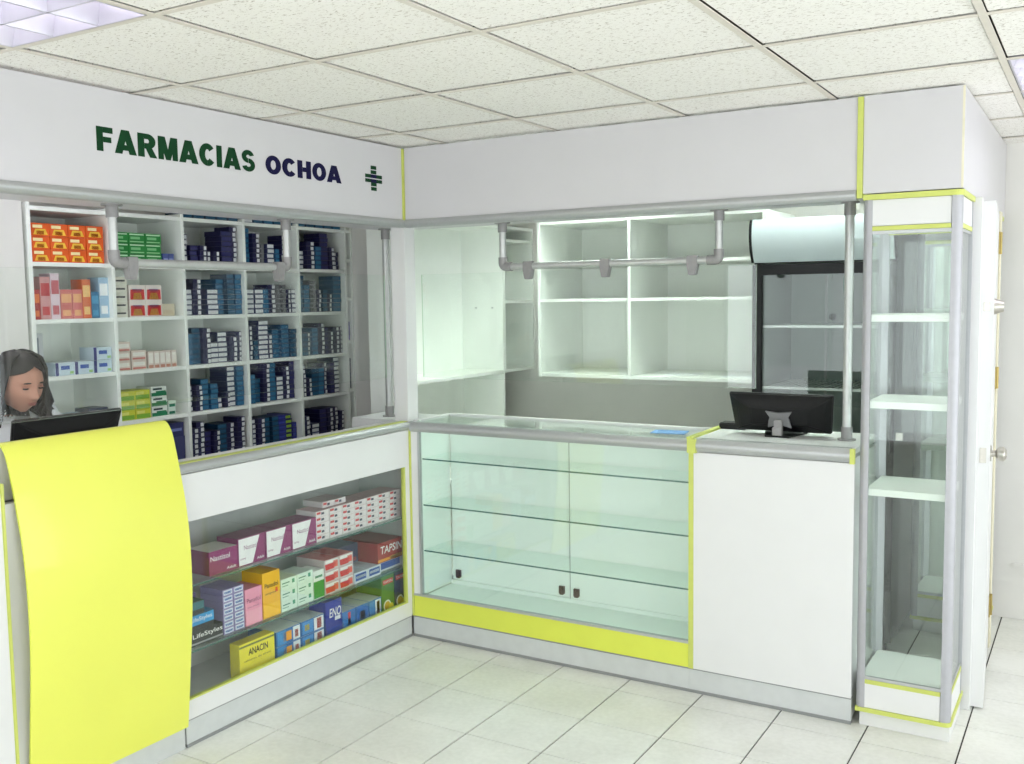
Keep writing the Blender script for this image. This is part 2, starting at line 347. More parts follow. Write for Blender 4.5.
for z in (2.248, 2.227):
    part('bar', cr, GREEN, (0.0002, 0.0014, -0.284, -0.244, z-0.004, z+0.012)); part('bar', cr, GREEN, (0.0002, 0.0014, -0.202, -0.162, z-0.004, z+0.012))
    part('bar', cr, NAVY, (0.0002, 0.0014, -0.243, -0.203, z-0.004, z+0.012))
# ------------------------------------------------------------------ counters
def nosing(axis, a, b, parent, name='nosing', z0=1.036, z1=1.084):
    pr = [(-0.03, z0)]+[(0.004+0.018*math.sin(math.pi*(k/8)*0.92+0.12), z0+(z1-z0)*k/8) for k in range(9)]+[(-0.03, z1)]
    mb = MB()
    if axis == 'y': mb.prism(pr, 'y', a, b, 0, True)
    else: mb.prism([(-u, v) for u, v in pr], 'x', a, b, 0, True)
    return mb.build(name, ALU, parent)
GREYIN = mat('grey_display_interior', (196, 197, 197), 0.5, var=0.02)
t = thing('display_counter', 'white counter with open front window full of medicine boxes', 'counter', (-0.2, -0.7, 0))
part('top_panel', t, WHITE, (-0.018, 0.0, -1.4195, -0.002, 0.862, 1.0420), bevel=0.001)
part('bottom_panel', t, WHITE, (-0.018, 0.0, -1.4195, -0.002, 0.106, 0.180), bevel=0.001)
part('stile', t, WHITE, (-0.018, 0.0, -0.036, -0.002, 0.180, 0.862))
part('lime_trim', t, LIME, (-0.019, 0.0008, -0.045, -0.036, 0.180, 0.862)); part('lime_trim', t, LIME, (-0.019, 0.0008, -1.4195, -0.045, 0.180, 0.186))
part('back_panel', t, GREYIN, (-0.365, -0.355, -1.4195, 0.047, 0.106, 0.90)); part('deck', t, GREYIN, (-0.355, -0.019, -1.4195, 0.047, 0.126, 0.140))
part('side_panel', t, GREYIN, (-0.355, -0.019, 0.037, 0.047, 0.14, 0.90)); part('side_panel', t, GREYIN, (-0.355, -0.019, -1.4195, -1.413, 0.14, 0.90))
part('top_board', t, WHITE, (-0.125, -0.03, -1.4195, -0.002, 1.057, 1.078), bevel=0.001); part('work_top', t, WHITE, (-0.40, -0.1255, -1.4195, 0.047, 0.902, 0.922), bevel=0.001); part('ledge_back', t, WHITE, (-0.125, -0.112, -1.4195, -0.002, 0.923, 1.056))
for z in (0.605, 0.35): part('shelf', t, [GLASS_S, GEDGE], (-0.35, -0.032, -1.412, 0.036, z-0.006, z, 0, {3: 1, 2: 1}))
part('glass_pane', t, GLASS, (-0.014, -0.010, -1.412, -0.046, 0.187, 0.862))
nosing('y', -1.4195, -0.012, t, z0=1.0465); part('top_edge', t, LIME, (-0.03, 0.004, -1.4195, -0.012, 1.0842, 1.0868)); 
part('plinth', t, PLINTH, (-0.03, -0.006, -1.4195, -0.002, 0.012, 0.100)); part('plinth_seal', t, ALU_D, (-0.032, -0.003, -1.4195, -0.002, 0.0, 0.012), (-0.032, -0.005, -1.4195, -0.002, 0.100, 0.106))

# register counter with the curved yellow sheet
t = thing('register_counter', 'register counter fronted by a bulging glossy yellow sheet', 'counter', (-0.2, -1.75, 0))
part('front_board', t, WHITE, (-0.03, -0.004, -2.088, -1.428, 0.106, 1.06), (-0.10, -0.075, -2.088, -1.428, 1.06, 1.225))
part('body', t, WHITE, (-0.42, -0.031, -2.088, -1.428, 0.09, 1.05), bevel=0.002)
part('desk_top', t, WHITE, (-0.44, -0.101, -2.088, -1.428, 1.051, 1.075), bevel=0.002)
part('plinth', t, PLINTH, (-0.03, -0.006, -2.088, -1.428, 0.0, 0.104))
prof = [(-0.098, 1.236), (-0.075, 1.246), (-0.050, 1.247), (-0.030, 1.232), (-0.012, 1.200), (0.004, 1.14), (0.022, 1.06), (0.042, 0.96), (0.054, 0.87), (0.060, 0.78), (0.061, 0.68), (0.058, 0.58), (0.049, 0.47), (0.037, 0.36), (0.022, 0.22), (0.006, 0.085)]
fine = []
for i in range(len(prof)-1):      # Catmull-Rom refinement
    p0, p1, p2, p3 = (prof[max(i-1, 0)], prof[i], prof[i+1], prof[min(i+2, len(prof)-1)])
    for k in range(4):
        u = k/4; fine.append(tuple(0.5*((2*p1[d])+(-p0[d]+p2[d])*u+(2*p0[d]-5*p1[d]+4*p2[d]-p3[d])*u*u+(-p0[d]+3*p1[d]-3*p2[d]+p3[d])*u**3) for d in (0, 1)))
fine.append(prof[-1])
inner = []
for i, (x, z) in enumerate(fine):
    a = fine[max(i-1, 0)]; b = fine[min(i+1, len(fine)-1)]; d = Vector((b[0]-a[0], b[1]-a[1])).normalized(); inner.append((x+d.y*0.007, z-d.x*0.007))
mb = MB()
n = len(fine)
y0, y1 = -2.062, -1.420
for (pr, flip) in ((fine, 0), (inner, 1)):
    for i in range(n-1):
        mb.face([(pr[i][0], y0, pr[i][1]), (pr[i+1][0], y0, pr[i+1][1]), (pr[i+1][0], y1, pr[i+1][1]), (pr[i][0], y1, pr[i][1])], 0, True)
for yy in (y0, y1):
    for i in range(n-1):
        mb.face([(fine[i][0], yy, fine[i][1]), (fine[i+1][0], yy, fine[i+1][1]), (inner[i+1][0], yy, inner[i+1][1]), (inner[i][0], yy, inner[i][1])], 1)
for i in (0, n-1):
    mb.face([(fine[i][0], y0, fine[i][1]), (fine[i][0], y1, fine[i][1]), (inner[i][0], y1, inner[i][1]), (inner[i][0], y0, inner[i][1])], 1)
o = mb.build('yellow_sheet', [YGLOSS, YELLOW], t)
bm = bmesh.new(); bm.from_mesh(o.data); bmesh.ops.remove_doubles(bm, verts=bm.verts, dist=1e-5); bmesh.ops.recalc_face_normals(bm, faces=bm.faces); bm.to_mesh(o.data); bm.free(); o.data.set_sharp_from_angle(angle=math.radians(40))
o['label'] = 'glossy yellow curved sheet'

t = thing('end_counter', 'white counter with lime edge at the far left of the picture', 'counter', (-0.2, -2.65, 0))
part('front_panel', t, WHITE, (-0.03, 0.012, -3.2, -2.104, 0.10, 1.10), bevel=0.001); part('lime_edge', t, LIME, (-0.03, 0.014, -2.104, -2.092, 0.10, 1.13), bevel=0.002)
part('body', t, WHITE, (-0.42, -0.031, -3.2, -2.092, 0.0, 1.09)); part('counter_top', t, WHITE, (-0.42, 0.012, -3.2, -2.105, 1.10, 1.12), bevel=0.003)
part('plinth', t, PLINTH, (-0.03, -0.002, -3.2, -2.094, 0.0, 0.099))

# glass display case
MINT_CAST = mat('case_white_mint_cast', (234, 243, 238), 0.4, var=0.012, scale=5)  # white panels, with the mint cast of the green light tinted in
t = thing('glass_display_case', 'empty glass display case with three glass shelves and yellow base band', 'display case', (0.73, 0.15, 0))
part('corner_strip', t, LIME, (0.0, 0.012, -0.003, 0.012, 0.106, 1.07), bevel=0.001)
part('stile', t, WHITE, (0.0125, 0.052, 0.0, 0.02, 0.22, 1.04)); part('glass_channel', t, ALU, (0.052, 0.062, -0.002, 0.018, 0.22, 1.04))
part('side_panel', t, MINT_CAST, (0.013, 0.060, 0.0205, 0.262, 0.215, 1.06))
part('side_panel', t, MINT_CAST, (1.448, 1.4545, 0.0205, 0.262, 0.215, 1.06))
part('yellow_band', t, YELLOW, (0.0125, 1.454, 0.0, 0.018, 0.107, 0.211), bevel=0.001)
part('glass_channel', t, ALU, (0.0125, 1.454, -0.003, 0.02, 0.2112, 0.222))
part('deck', t, MINT_CAST, (0.06, 1.448, 0.0205, 0.285, 0.195, 0.211))
part('base', t, WHITE, (0.0125, 1.454, 0.03, 0.30, 0.02, 0.19))
part('glass_pane', t, [GLASS, GEDGE], (0.062, 1.447, 0.006, 0.011, 0.222, 1.037))
for z in (0.902, 0.672, 0.442): part('glass_shelf', t, [GLASS_S, GEDGE], (0.064, 1.446, 0.022, 0.250, z-0.007, z, 0, {2: 1, 3: 1}))
for x0, x1, yy in ((0.061, 0.775, 0.272), (0.752, 1.447, 0.262)):
    d = part('sliding_door', t, MINT_CAST, (x0, x1, yy, yy+0.007, 0.232, 1.05))
    for lx in ((0.10,) if x0 < .1 else (0.79,)) + ((0.705,) if x0 < .1 else ()):
        lk = MB(); lk.prism([(lx-0.014, 0.285), (lx+0.014, 0.285), (lx+0.014, 0.25), (lx+0.008, 0.243), (lx-0.008, 0.243), (lx-0.014, 0.25)], 'y', yy-0.012, yy); lk.tube([(lx, yy-0.017, 0.272), (lx, yy-0.011, 0.272)], 0.006, 10)
        tag(lk.build('lock', BRONZE, d), 'small brown key lock')
    part('door_edge', d, ALU_D, (x1-0.003, x1, yy-0.0015, yy, 0.232, 1.05) if x0 < .1 else (x0, x0+0.003, yy-0.0015, yy, 0.232, 1.05))
part('door_track', t, MINT_CAST, (0.061, 1.447, 0.258, 0.285, 0.2112, 0.231))
part('top_frame', t, WHITE, (0.013, 0.05, 0.02, 0.31, 1.062, 1.092), (0.05, 1.452, 0.285, 0.31, 1.062, 1.096), bevel=0.003)
part('top_glass', t, [GLASS_S, GEDGE], (0.05, 1.452, 0.0, 0.285, 1.082, 1.088))
nosing('x', 0.0125, 1.454, t)
part('plinth', t, PLINTH, (0.001, 1.4545, 0.006, 0.03, 0.012, 0.100)); part('plinth_seal', t, ALU_D, (0.001, 1.4545, 0.002, 0.03, 0.0, 0.012), (0.001, 1.4545, 0.003, 0.03, 0.100, 0.106))

# service counter
t = thing('service_counter', 'plain white counter carrying the black monitor, between case and tower', 'counter', (1.8, 0.2, 0))
part('front_panel', t, WHITE, (1.476, 2.122, -0.002, 0.018, 0.106, 1.0325), bevel=0.001)
part('lime_strip', t, LIME, (1.455, 1.4755, -0.004, 0.02, 0.106, 1.062), (1.455, 1.492, -0.024, -0.001, 1.032, 1.090), (1.452, 1.4755, -0.022, 0.43, 1.089, 1.098))
part('lime_end', t, LIME, (2.108, 2.1255, -0.024, -0.003, 1.033, 1.091))
part('body', t, WHITE, (1.478, 2.12, 0.019, 0.42, 0.02, 1.05)); part('counter_top', t, WHITE, (1.476, 2.122, 0.02, 0.45, 1.066, 1.090), bevel=0.002)
nosing('x', 1.492, 2.108, t, z0=1.036, z1=1.090)
part('plinth', t, PLINTH, (1.455, 2.122, 0.006, 0.03, 0.012, 0.100)); part('plinth_seal', t, ALU_D, (1.455, 2.122, 0.002, 0.03, 0.0, 0.012), (1.455, 2.122, 0.003, 0.03, 0.100, 0.106))

# glass tower
def tower(x0, y0, label):
    x1, y1 = x0+0.340, y0+0.360
    t = thing('display_tower', label, 'display cabinet', ((x0+x1)/2, (y0+y1)/2, 0), 'tall glass towers with lime bands')
    part('plinth', t, WHITE, (x0+0.012, x1-0.004, y0+0.024, y1-0.01, 0.0, 0.064), bevel=0.001)
    r = 0.022
    def ring(z0, z1, name):
        arc = [(x1-r+r*math.cos(a), y0+r+r*math.sin(a)) for a in [math.radians(-90+k*15) for k in range(7)]]
        ins = 0.004
        MB().prism([(x0, y0-ins)]+[(ax+ins*math.cos(math.radians(-90+k*15)), ay+ins*math.sin(math.radians(-90+k*15))) for k, (ax, ay) in enumerate(arc)]+[(x1+ins, y1), (x0, y1)], 'z', z0, z1, 0, True).build(name, LIME, t)
    ring(0.064, 0.080, 'lime_band'); ring(2.026, 2.046, 'lime_band')
    for z0, z1, n in ((0.081, 0.176, 'lower_panel'), (1.930, 2.025, 'upper_panel')):
        part(n, t, WHITE, (x0+0.032, x1-0.036, y0+0.003, y0+0.016, z0, z1), (x1-0.016, x1-0.003, y0+0.036, y1-0.02, z0, z1), (x0+0.003, x0+0.016, y0+0.036, y1-0.02, z0, z1), (x0+0.032, x1-0.036, y1-0.016, y1-0.003, z0, z1))
    for z in (0.1765, 1.912): part('lime_trim', t, LIME, (x0+0.032, x1-0.036, y0+0.001, y0+0.016, z, z+0.016), (x1-0.016, x1-0.001, y0+0.036, y1-0.02, z, z+0.016), (x0+0.032, x1-0.036, y1-0.016, y1-0.001, z, z+0.016))
    for (px, py, sx, sy) in ((x0, y0, 1, 1), (x1, y0, -1, 1), (x0, y1, 1, -1), (x1, y1, -1, -1)):   # rounded corner posts
        wr = 0.034
        arc = [(px+sx*(r-r*math.sin(a)), py+sy*(r-r*math.cos(a))) for a in [math.radians(k*15) for k in range(7)]]
        MB().prism([(px+sx*wr, py)]+arc+[(px, py+sy*wr), (px+sx*0.012, py+sy*wr), (px+sx*wr, py+sy*0.012)], 'z', 0.080, 2.026, 0, True).build('corner_post', POSTM, t)
    fr = [(x0+0.034, x1-0.034, y0+0.004, y0+0.014, z, z+0.012) for z in (0.1930, 1.899)] + [(x1-0.014, x1-0.004, y0+0.034, y1-0.034, z, z+0.012) for z in (0.1930, 1.899)]
    for q in fr: part('glass_frame', t, ALU, q)
    for gb in ((x0+0.034, x1-0.034, y0+0.007, y0+0.011, .205, 1.899), (x0+0.034, x1-0.034, y1-0.011, y1-0.007, .205, 1.899), (x0+0.007, x0+0.011, y0+0.034, y1-0.034, .205, 1.899), (x1-0.011, x1-0.007, y0+0.034, y1-0.034, .205, 1.899)):
        part('glass_pane', t, GLASS_T, gb)
    for z in (1.600, 1.272, 0.936): part('shelf', t, WHITE_IN, (x0+0.022, x1-0.024, y0+0.024, y1-0.026, z-0.026, z), bevel=0.001)
    part('deck', t, WHITE_IN, (x0+0.018, x1-0.018, y0+0.018, y1-0.018, 0.180, 0.200)); part('top_board', t, WHITE_IN, (x0+0.018, x1-0.018, y0+0.018, y1-0.018, 1.916, 1.930))
    lk = MB().box(x0+.075, x0+.100, y1-.03, y1-.012, 1.085, 1.115); tag(lk.build('lock', STEEL, t), 'small nickel lock')
    return t
tower(2.138, 0.0, 'tall empty glass tower with white shelves beside the service counter')
tower(2.138, 1.255, 'glass tower at the rear, seen through the front tower')

# ------------------------------------------------------------------ door at the right
DOOR_TURN = 4.0
t = tag(part('door_1', None, WHITE, (2.502, 2.553, 0.400, 1.165, 0.008, 2.032), bevel=0.002), 'narrow white door standing edge-on beside the glass tower', None, kind='structure')
k = MB(); k.tube([(2.553, 0.462, 1.036), (2.558, 0.462, 1.036)], 0.032, 20); k.tube([(2.558, 0.462, 1.036), (2.576, 0.462, 1.036)], 0.013, 14)
k.tube([(2.572, 0.462, 1.036), (2.578, 0.462, 1.036), (2.588, 0.462, 1.036), (2.602, 0.462, 1.036), (2.610, 0.462, 1.036), (2.613, 0.462, 1.036)], [0.014, 0.022, 0.029, 0.029, 0.021, 0.010], 20)
tag(k.build('door_knob', STEEL, t), 'round brushed nickel door knob')
k = MB(); k.tube([(2.553, 0.462, 1.622), (2.562, 0.462, 1.622), (2.588, 0.462, 1.622)], [0.032, 0.030, 0.020], 20); tag(k.build('deadbolt', STEEL, t), 'conical nickel deadbolt')
part('latch_plate', t, STEEL, (2.516, 2.540, 0.398, 0.400, 1.006, 1.066)); part('latch_plate', t, STEEL, (2.516, 2.540, 0.398, 0.400, 1.605, 1.639))
tag(part('trim_3', None, WHITE, (2.462, 2.5065, 0.366, 0.408, 0.0, 2.045), bevel=0.001), 'white door jamb behind the front glass tower', None, kind='structure')
fr = tag(part('trim_2', None, CREAM, (2.440, 2.505, 1.178, 1.250, 0.0, 2.045), bevel=0.002), 'cream door jamb beside the rear glass tower', None, kind='structure')
for z in (0.165, 1.235, 1.85):
    k = MB().box(2.5535, 2.559, 1.125, 1.171, z, z+0.10); k.tube([(2.562, 1.169, z), (2.562, 1.169, z+0.10)], 0.006, 8); tag(k.build('hinge', BRASS, t), 'brass hinge')

door = t; piv = Vector((2.558, 0.40, 0)); door.matrix_world = Matrix.Translation(piv) @ Matrix.Rotation(math.radians(DOOR_TURN), 4, 'Z') @ Matrix.Translation(-piv)
# ------------------------------------------------------------------ pipe rails with hanging glass
def guard(name_label, axis, u0, u1, v, glass_u, clips, group):
    """Pipe rail hung from the soffit; axis 'x' runs along the rear opening, 'y' along the left one."""
    P = (lambda u, z: (u, v, z)) if axis == 'x' else (lambda u, z: (v, u, z))
    t = thing('pipe_rail', name_label, 'pipe rail', P((u0+u1)/2, 1.82), group)
    R = 0.0165; zt, zb = 2.044, 1.832
    for u, s in ((u0, 1), (u1, -1)):
        MB().tube([P(u, zb+0.03), P(u, zt-0.012)], R, 14).build('drop_pipe', PIPE, t)
        fl = MB(); fl.tube([P(u, zt-0.006), P(u, zt)], 0.038, 18); fl.tube([P(u, zt-0.048), P(u, zt-0.006)], 0.0225, 16); fl.build('flange', FIT, t)
        pts = [P(u, zb+0.045), P(u, zb+0.018)]+[P(u+s*0.018*(1-math.cos(a)), zb+0.018-0.018*math.sin(a)) for a in (math.radians(k*22.5) for k in range(1, 5))]+[P(u+s*0.05, zb)]
        MB().tube(pts, 0.0215, 14).build('elbow', FIT, t)
    MB().tube([P(u0+0.03, zb), P(u1-0.03, zb)], R, 14).build('rail_pipe', PIPE, t)
    for u in clips:
        pr = [(u-0.024, zb+0.022), (u+0.024, zb+0.022), (u+0.024, zb-0.02), (u+0.015, zb-0.062), (u-0.015, zb-0.062), (u-0.024, zb-0.02)]
        MB().prism(pr, axis == 'x' and 'y' or 'x', v-0.022 if axis == 'x' else v-0.014, v+0.014 if axis == 'x' else v+0.022).build('glass_clip', FIT, t, 0.003)
    g0, g1 = glass_u
    if axis == 'x': part('glass_pane', t, [GLASS, GEDGE_L], (g0, g1, v-0.003, v+0.003, 1.288, 1.806, 0, {0: 1, 1: 1, 3: 1, 5: 1}))
    else: part('glass_pane', t, [GLASS, GEDGE_L], (v-0.003, v+0.003, g0, g1, 1.288, 1.806, 0, {0: 1, 1: 1, 2: 1, 4: 1}))
guard('grey pipe rail holding a glass pane above the glass display case', 'x', 0.437, 1.512, 0.20, (-0.046, 1.675), (0.581, 0.983, 1.397), 'pipe rails with hanging glass')
guard('grey pipe rail holding a glass pane before the full medicine shelves', 'y', -1.492, -0.598, -0.20, (-2.6, 0.09), (-1.425, -0.655), 'pipe rails with hanging glass')
def post(x, y, z0, label):
    t = thing('support_post', label, 'post', (x, y, z0), 'aluminium support posts')
    MB().tube([(x, y, z0+0.03), (x, y, 2.02)], 0.018, 16).build('pipe', PIPE, t)
    for za, zb, zc in ((z0, z0+0.006, z0+0.055), (2.044, 2.038, 1.99)):
        f = MB(); f.tube([(x, y, za), (x, y, zb)], 0.036, 18); f.tube([(x, y, zb), (x, y, zc)], 0.0225, 16); f.build('flange', FIT, t)
post(2.045, 0.215, 1.0905, 'thin grey pipe post on the service counter beside the monitor')
post(-0.245, 0.165, 1.0785, 'thin grey pipe post at the end of the left counter')
t = tag(part('corner_post', None, WHITE, (-0.088, -0.006, 0.008, 0.092, 1.079, 2.0445), bevel=0.0015), 'square white corner post between the two counter openings', 'post')
t2 = part('counter_infill', None, WHITE, (-0.40, -0.004, 0.049, 0.33, 0.0, 1.0784), (-0.125, -0.004, 0.0, 0.049, 0.93, 1.0784)); tag(t2, 'white corner block joining the two counters', 'counter')
# ------------------------------------------------------------------ shelving behind the counters
XS = -1.0                                   # front of the medicine shelving
YC = [-1.300+0.4075*k for k in range(6)]    # column edges
ZS = [1.865, 1.617, 1.367, 1.130, 0.885]    # shelf tops, from above
t = thing('medicine_shelving', 'tall white shelving of five columns crammed with medicine boxes', 'shelving', (-1.16, -0.28, 0))
for y in YC + [0.79]: part('upright', t, WHITE_IN, (-1.325, XS, y-0.009, y+0.009, 0.0, 2.118))
part('back_panel', t, WHITE_IN, (-1.329, -1.3252, YC[0], 0.795, 0.0, 2.118))
for k in range(6):
    ya, yb = (YC[k]+0.0092, (YC+[0.79])[k+1]-0.0092)
    part('top_board', t, WHITE_IN, (-1.325, XS-0.002, ya, yb, 2.085, 2.103))
    for z in (ZS if k < 5 else [1.93, 1.70, 1.44, 1.145, .885]) + [0.6, 0.3, 0.08]: part('shelf', t, WHITE_IN, (-1.325, XS-0.004, ya, yb, z-0.018, z))

t = thing('tall_cabinet', 'tall empty white open cabinet in the corner behind the case', 'cabinet', (-0.4, 0.87, 0))
part('side', t, WHITE_IN, (-0.56, -0.25, 0.40, 0.416, 0, 2.125)); part('side', t, WHITE_IN, (-0.56, -0.25, 1.314, 1.33, 0, 2.125))
part('back_panel', t, WHITE_IN, (-0.56, -0.55, 0.4162, 1.3138, 0, 2.125))
for z in (0.10, 0.65, 1.240, 2.125): part('shelf', t, WHITE_IN, (-0.5498, -0.252, 0.4162, 1.3138, z-0.018, z))
for y in (0.6, 0.98): part('shelf_pin', t, MGREY, (-0.33, -0.32, 1.309, 1.314, 1.62, 1.628)) if y > .9 else part('shelf_pin', t, MGREY, (-0.45, -0.44, 1.309, 1.314, 1.62, 1.628))
t = thing('corner_shelf', 'narrow white wall shelf in the rear left corner', 'shelf', (-0.4, 1.51, 1.24))
part('side', t, WHITE_IN, (-0.56, -0.25, 1.3305, 1.345, 1.222, 2.125)); part('side', t, WHITE_IN, (-0.56, -0.25, 1.684, 1.699, 1.222, 2.125)); part('back_panel', t, WHITE_IN, (-0.56, -0.55, 1.3452, 1.6838, 1.222, 2.125))
for z in (1.240, 1.668, 2.045, 2.125): part('shelf', t, WHITE_IN, (-0.5498, -0.252, 1.3452, 1.6838, z-0.018, z))

UY, UX0, UX1 = 1.15, 0.09, 1.43
t = thing('wall_shelf', 'wide empty white wall shelf unit beside the tall refrigerator', 'shelf', (0.75, 1.42, 1.22))
for x in (UX0, 0.669-0.009, UX1-0.018): part('upright', t, WHITE_IN, (x, x+0.018, UY, 1.69, 1.222, 2.118))
part('back_panel', t, WHITE_IN, (UX0, UX1, 1.690, 1.699, 1.222, 2.118))
for a, b in ((UX0+0.0182, 0.6598), (0.6782, UX1-0.0182)):
    for z in (1.242, 1.674, 1.878, 2.118): part('shelf', t, WHITE_IN, (a, b, UY+0.002, 1.6898, z-0.018, z))
PAPER = mat('paper', (236, 238, 240), 0.7, var=0.01)
for (x, y, r, lb) in ((0.92, 1.34, 0.3, 'loose white paper sheet lying on the wall shelf, left one'), (1.27, 1.29, -0.2, 'loose white paper sheet lying on the wall shelf by the refrigerator')):
    o = MB().box(-0.105, 0.105, -0.075, 0.075, 0, 0.003).build('paper_sheet', PAPER); o.location = (x, y, 1.2422); o.rotation_euler[2] = r; tag(o, lb, 'paper', 'papers on the wall shelf')
o = MB().box(-0.075, 0.075, -0.05, 0.05, 0, 0.002).build('blue_leaflet', mat('blue_paper', (110, 160, 214), 0.5)); o.location = (1.31, 0.15, 1.0885); o.rotation_euler[2] = 0.15; tag(o, 'blue leaflet lying on the glass case top', 'leaflet')

# ------------------------------------------------------------------ refrigerator
FXa, FXb, FYf, FYb = 1.452, 2.115, 0.86, 1.48
HEAD = mat('fridge_header', (192, 203, 206), 0.3, var=0.05, scale=3, coat=0.3); FIN = mat('fridge_interior', (138, 147, 143), 0.5, var=0.03)
t = thing('refrigerator', 'tall black glass-door refrigerator with curved pale header', 'refrigerator', ((FXa+FXb)/2, (FYf+FYb)/2, 0))
part('cabinet', t, [BLACK, FIN], (FXa, FXa+.03, FYf+.03, FYb, 0.05, 2.02, 0, {3: 1}), (FXb-.03, FXb, FYf+.03, FYb, 0.05, 2.02, 0, {5: 1}), (FXa+.03, FXb-.03, FYb-.03, FYb, 0.05, 2.02, 0, {2: 1}), (FXa+.03, FXb-.03, FYf+.03, FYb-.03, 1.83, 2.02, 0, {0: 1}), (FXa+.03, FXb-.03, FYf+.03, FYb-.03, 0.05, 0.30, 0, {1: 1}))
hp = [(FYf+0.03, 1.835)]+[(FYf+0.03-0.075*math.sin(math.pi*(0.10+0.62*k/10))**0.8, 1.835+0.205*k/10) for k in range(11)]+[(FYf+0.06, 2.04)]
MB().prism(hp, 'x', FXa+0.008, FXb-0.008, 0, True).build('header', HEAD, t)
for a, b in ((FXa-0.004, FXa+0.008), (FXb-0.008, FXb+0.004)): MB().prism([(y+(-0.006 if i < 11 else 0.0), z) for i, (y, z) in enumerate(hp)], 'x', a, b).build('header_end', BLACK, t)
d = part('door', t, BLACK, (FXa, FXa+.045, FYf, FYf+.028, .30, 1.825), (FXb-.045, FXb, FYf, FYf+.028, .30, 1.825), (FXa+.045, FXb-.045, FYf, FYf+.028, 1.775, 1.825), (FXa+.045, FXb-.045, FYf, FYf+.028, .30, .36))
part('glass_pane', d, GLASS_T, (FXa+.045, FXb-.045, FYf+.008, FYf+.014, .36, 1.775)); part('handle', d, DGREY, (FXb-.04, FXb-.015, FYf-.03, FYf, .95, 1.3), bevel=.004)
part('kick_plate', t, DGREY, (FXa, FXb, FYf+.01, FYf+.03, 0.05, 0.295))
for x in (FXa+.03, FXb-.07):
    for y in (FYf+.04, FYb-.08): part('foot', t, DGREY, (x, x+.04, y, y+.04, 0, .05))
for z in (0.62, 0.92, 1.22, 1.52): part('wire_shelf', t, WHITE, (FXa+.035, FXb-.035, FYf+.06, FYf+.075, z, z+.012), *[(FXa+.04+k*.029, FXa+.046+k*.029, FYf+.075, FYb-.04, z+.002, z+.008) for k in range(21)])
for x in (1.66, 1.86): part('shelf_rail', t, MGREY, (x, x+.012, FYb-.036, FYb-.03, .35, 1.8))
tag(part('sticker', t, mat('green_sticker', (70, 120, 96), .5), (1.75, 1.80, FYb-.0315, FYb-.030, 1.69, 1.77)), 'green sticker inside')
MB().tube([(1.70, FYb-.034, 1.56), (1.70, FYb-.030, 1.56)], 0.018, 16).build('fan_cap', DGREY, t)

# ------------------------------------------------------------------ monitors (their backs face the shop)
def monitor(loc, rz, wdt, hgt, tilt, lift, label, group):
    t = thing('monitor', label, 'monitor', loc, group); t.rotation_euler[2] = rz
    def lp(name, me_b, mats, bevel=0.0):
        o = bpy.data.objects.new(name, me_b.mesh(name, mats, bevel)); C.objects.link(o); o.parent = t; return o
    ct, st = math.cos(tilt), math.sin(tilt)
    def T(u, v, q): return (u*(0.93+0.07*v/hgt), -q*ct - v*st, lift+v*ct-q*st)      # u across, v up the panel, q towards the viewer of its back (-y)
    mb = MB()
    w0, w1 = wdt/2-0.018, wdt/2
    ring = lambda q, a, b, v0, v1: [T(-a, v0, q), T(a, v0, q), T(b, v1, q), T(-b, v1, q)]
    lay = [ring(-0.016, w1, w1, 0, hgt), ring(0.0, w1, w1, 0, hgt), ring(0.016, w0*0.93, w0*0.93, 0.02, hgt-0.02), ring(0.034, w0*0.62, w0*0.62, 0.045, hgt-0.05)]
    mb.face(lay[0]); mb.face(lay[-1])
    for a, b in zip(lay, lay[1:]):
        for k in range(4): mb.face([a[k], a[(k+1) % 4], b[(k+1) % 4], b[k]])
    o = lp('back_shell', mb, BLACK, 0.0)
    bm = bmesh.new(); bm.from_mesh(o.data); bmesh.ops.remove_doubles(bm, verts=bm.verts, dist=1e-5); bmesh.ops.recalc_face_normals(bm, faces=bm.faces); bmesh.ops.bevel(bm, geom=bm.edges[:], offset=0.004, segments=2, affect='EDGES'); bm.to_mesh(o.data); bm.free()
    mb = MB(); mb.face(ring(-0.0165, w1-0.012, w1-0.012, 0.012, hgt-0.012)); lp('screen', mb, mat('dark_screen', (24, 28, 34), 0.15))
    mb = MB()
    for s in (-1, 1):
        pts = [(0.0, 0.03), (0.052, 0.015), (0.046, 0.045), (0.040, 0.062), (0.056, 0.088), (0.0, 0.082)]
        f0 = [T(s*u, v+hgt*0.13, 0.036) for u, v in pts]; f1 = [T(s*u, v+hgt*0.13, 0.044) for u, v in pts]
        mb.face(f0); mb.face(f1)
        for k in range(6): mb.face([f0[k], f0[(k+1) % 6], f1[(k+1) % 6], f1[k]])
    lp('bracket', mb, mat('bracket_grey', (120, 120, 122), .5))
    y = T(0, hgt*0.3, 0.055)[1]; zs = T(0, hgt*.42, .04)[2]
    lp('stand', MB().box(-0.017, 0.017, y-0.016, y+0.008, 0.002, zs).box(-0.02, 0.02, y-0.030, y-0.016, 0.002, 0.042), FIT, 0.003)
    lp('base', MB().prism([(-0.05, y-0.032), (0.05, y-0.032), (0.09, y+0.13), (-0.09, y+0.13)], 'z', 0, 0.008), BLACK, 0.002)
    return t
monitor((1.772, 0.265, 1.0905), 0.02, 0.435, 0.172, 0.30, 0.012, 'black monitor on the service counter below the pipe rail', 'monitors seen from behind')
monitor((-0.30, -1.672, 1.0755), math.radians(90), 0.435, 0.19, 0.30, 0.03, 'black monitor behind the yellow register sheet, before the woman', 'monitors seen from behind')
o = MB().box(-0.06, 0.06, -0.04, 0.04, 0, 0.028).build('card_terminal', BLACK, None, 0.004); o.location = (1.53, 0.37, 1.0905); tag(o, 'low black device on the service counter left of the monitor', 'device')

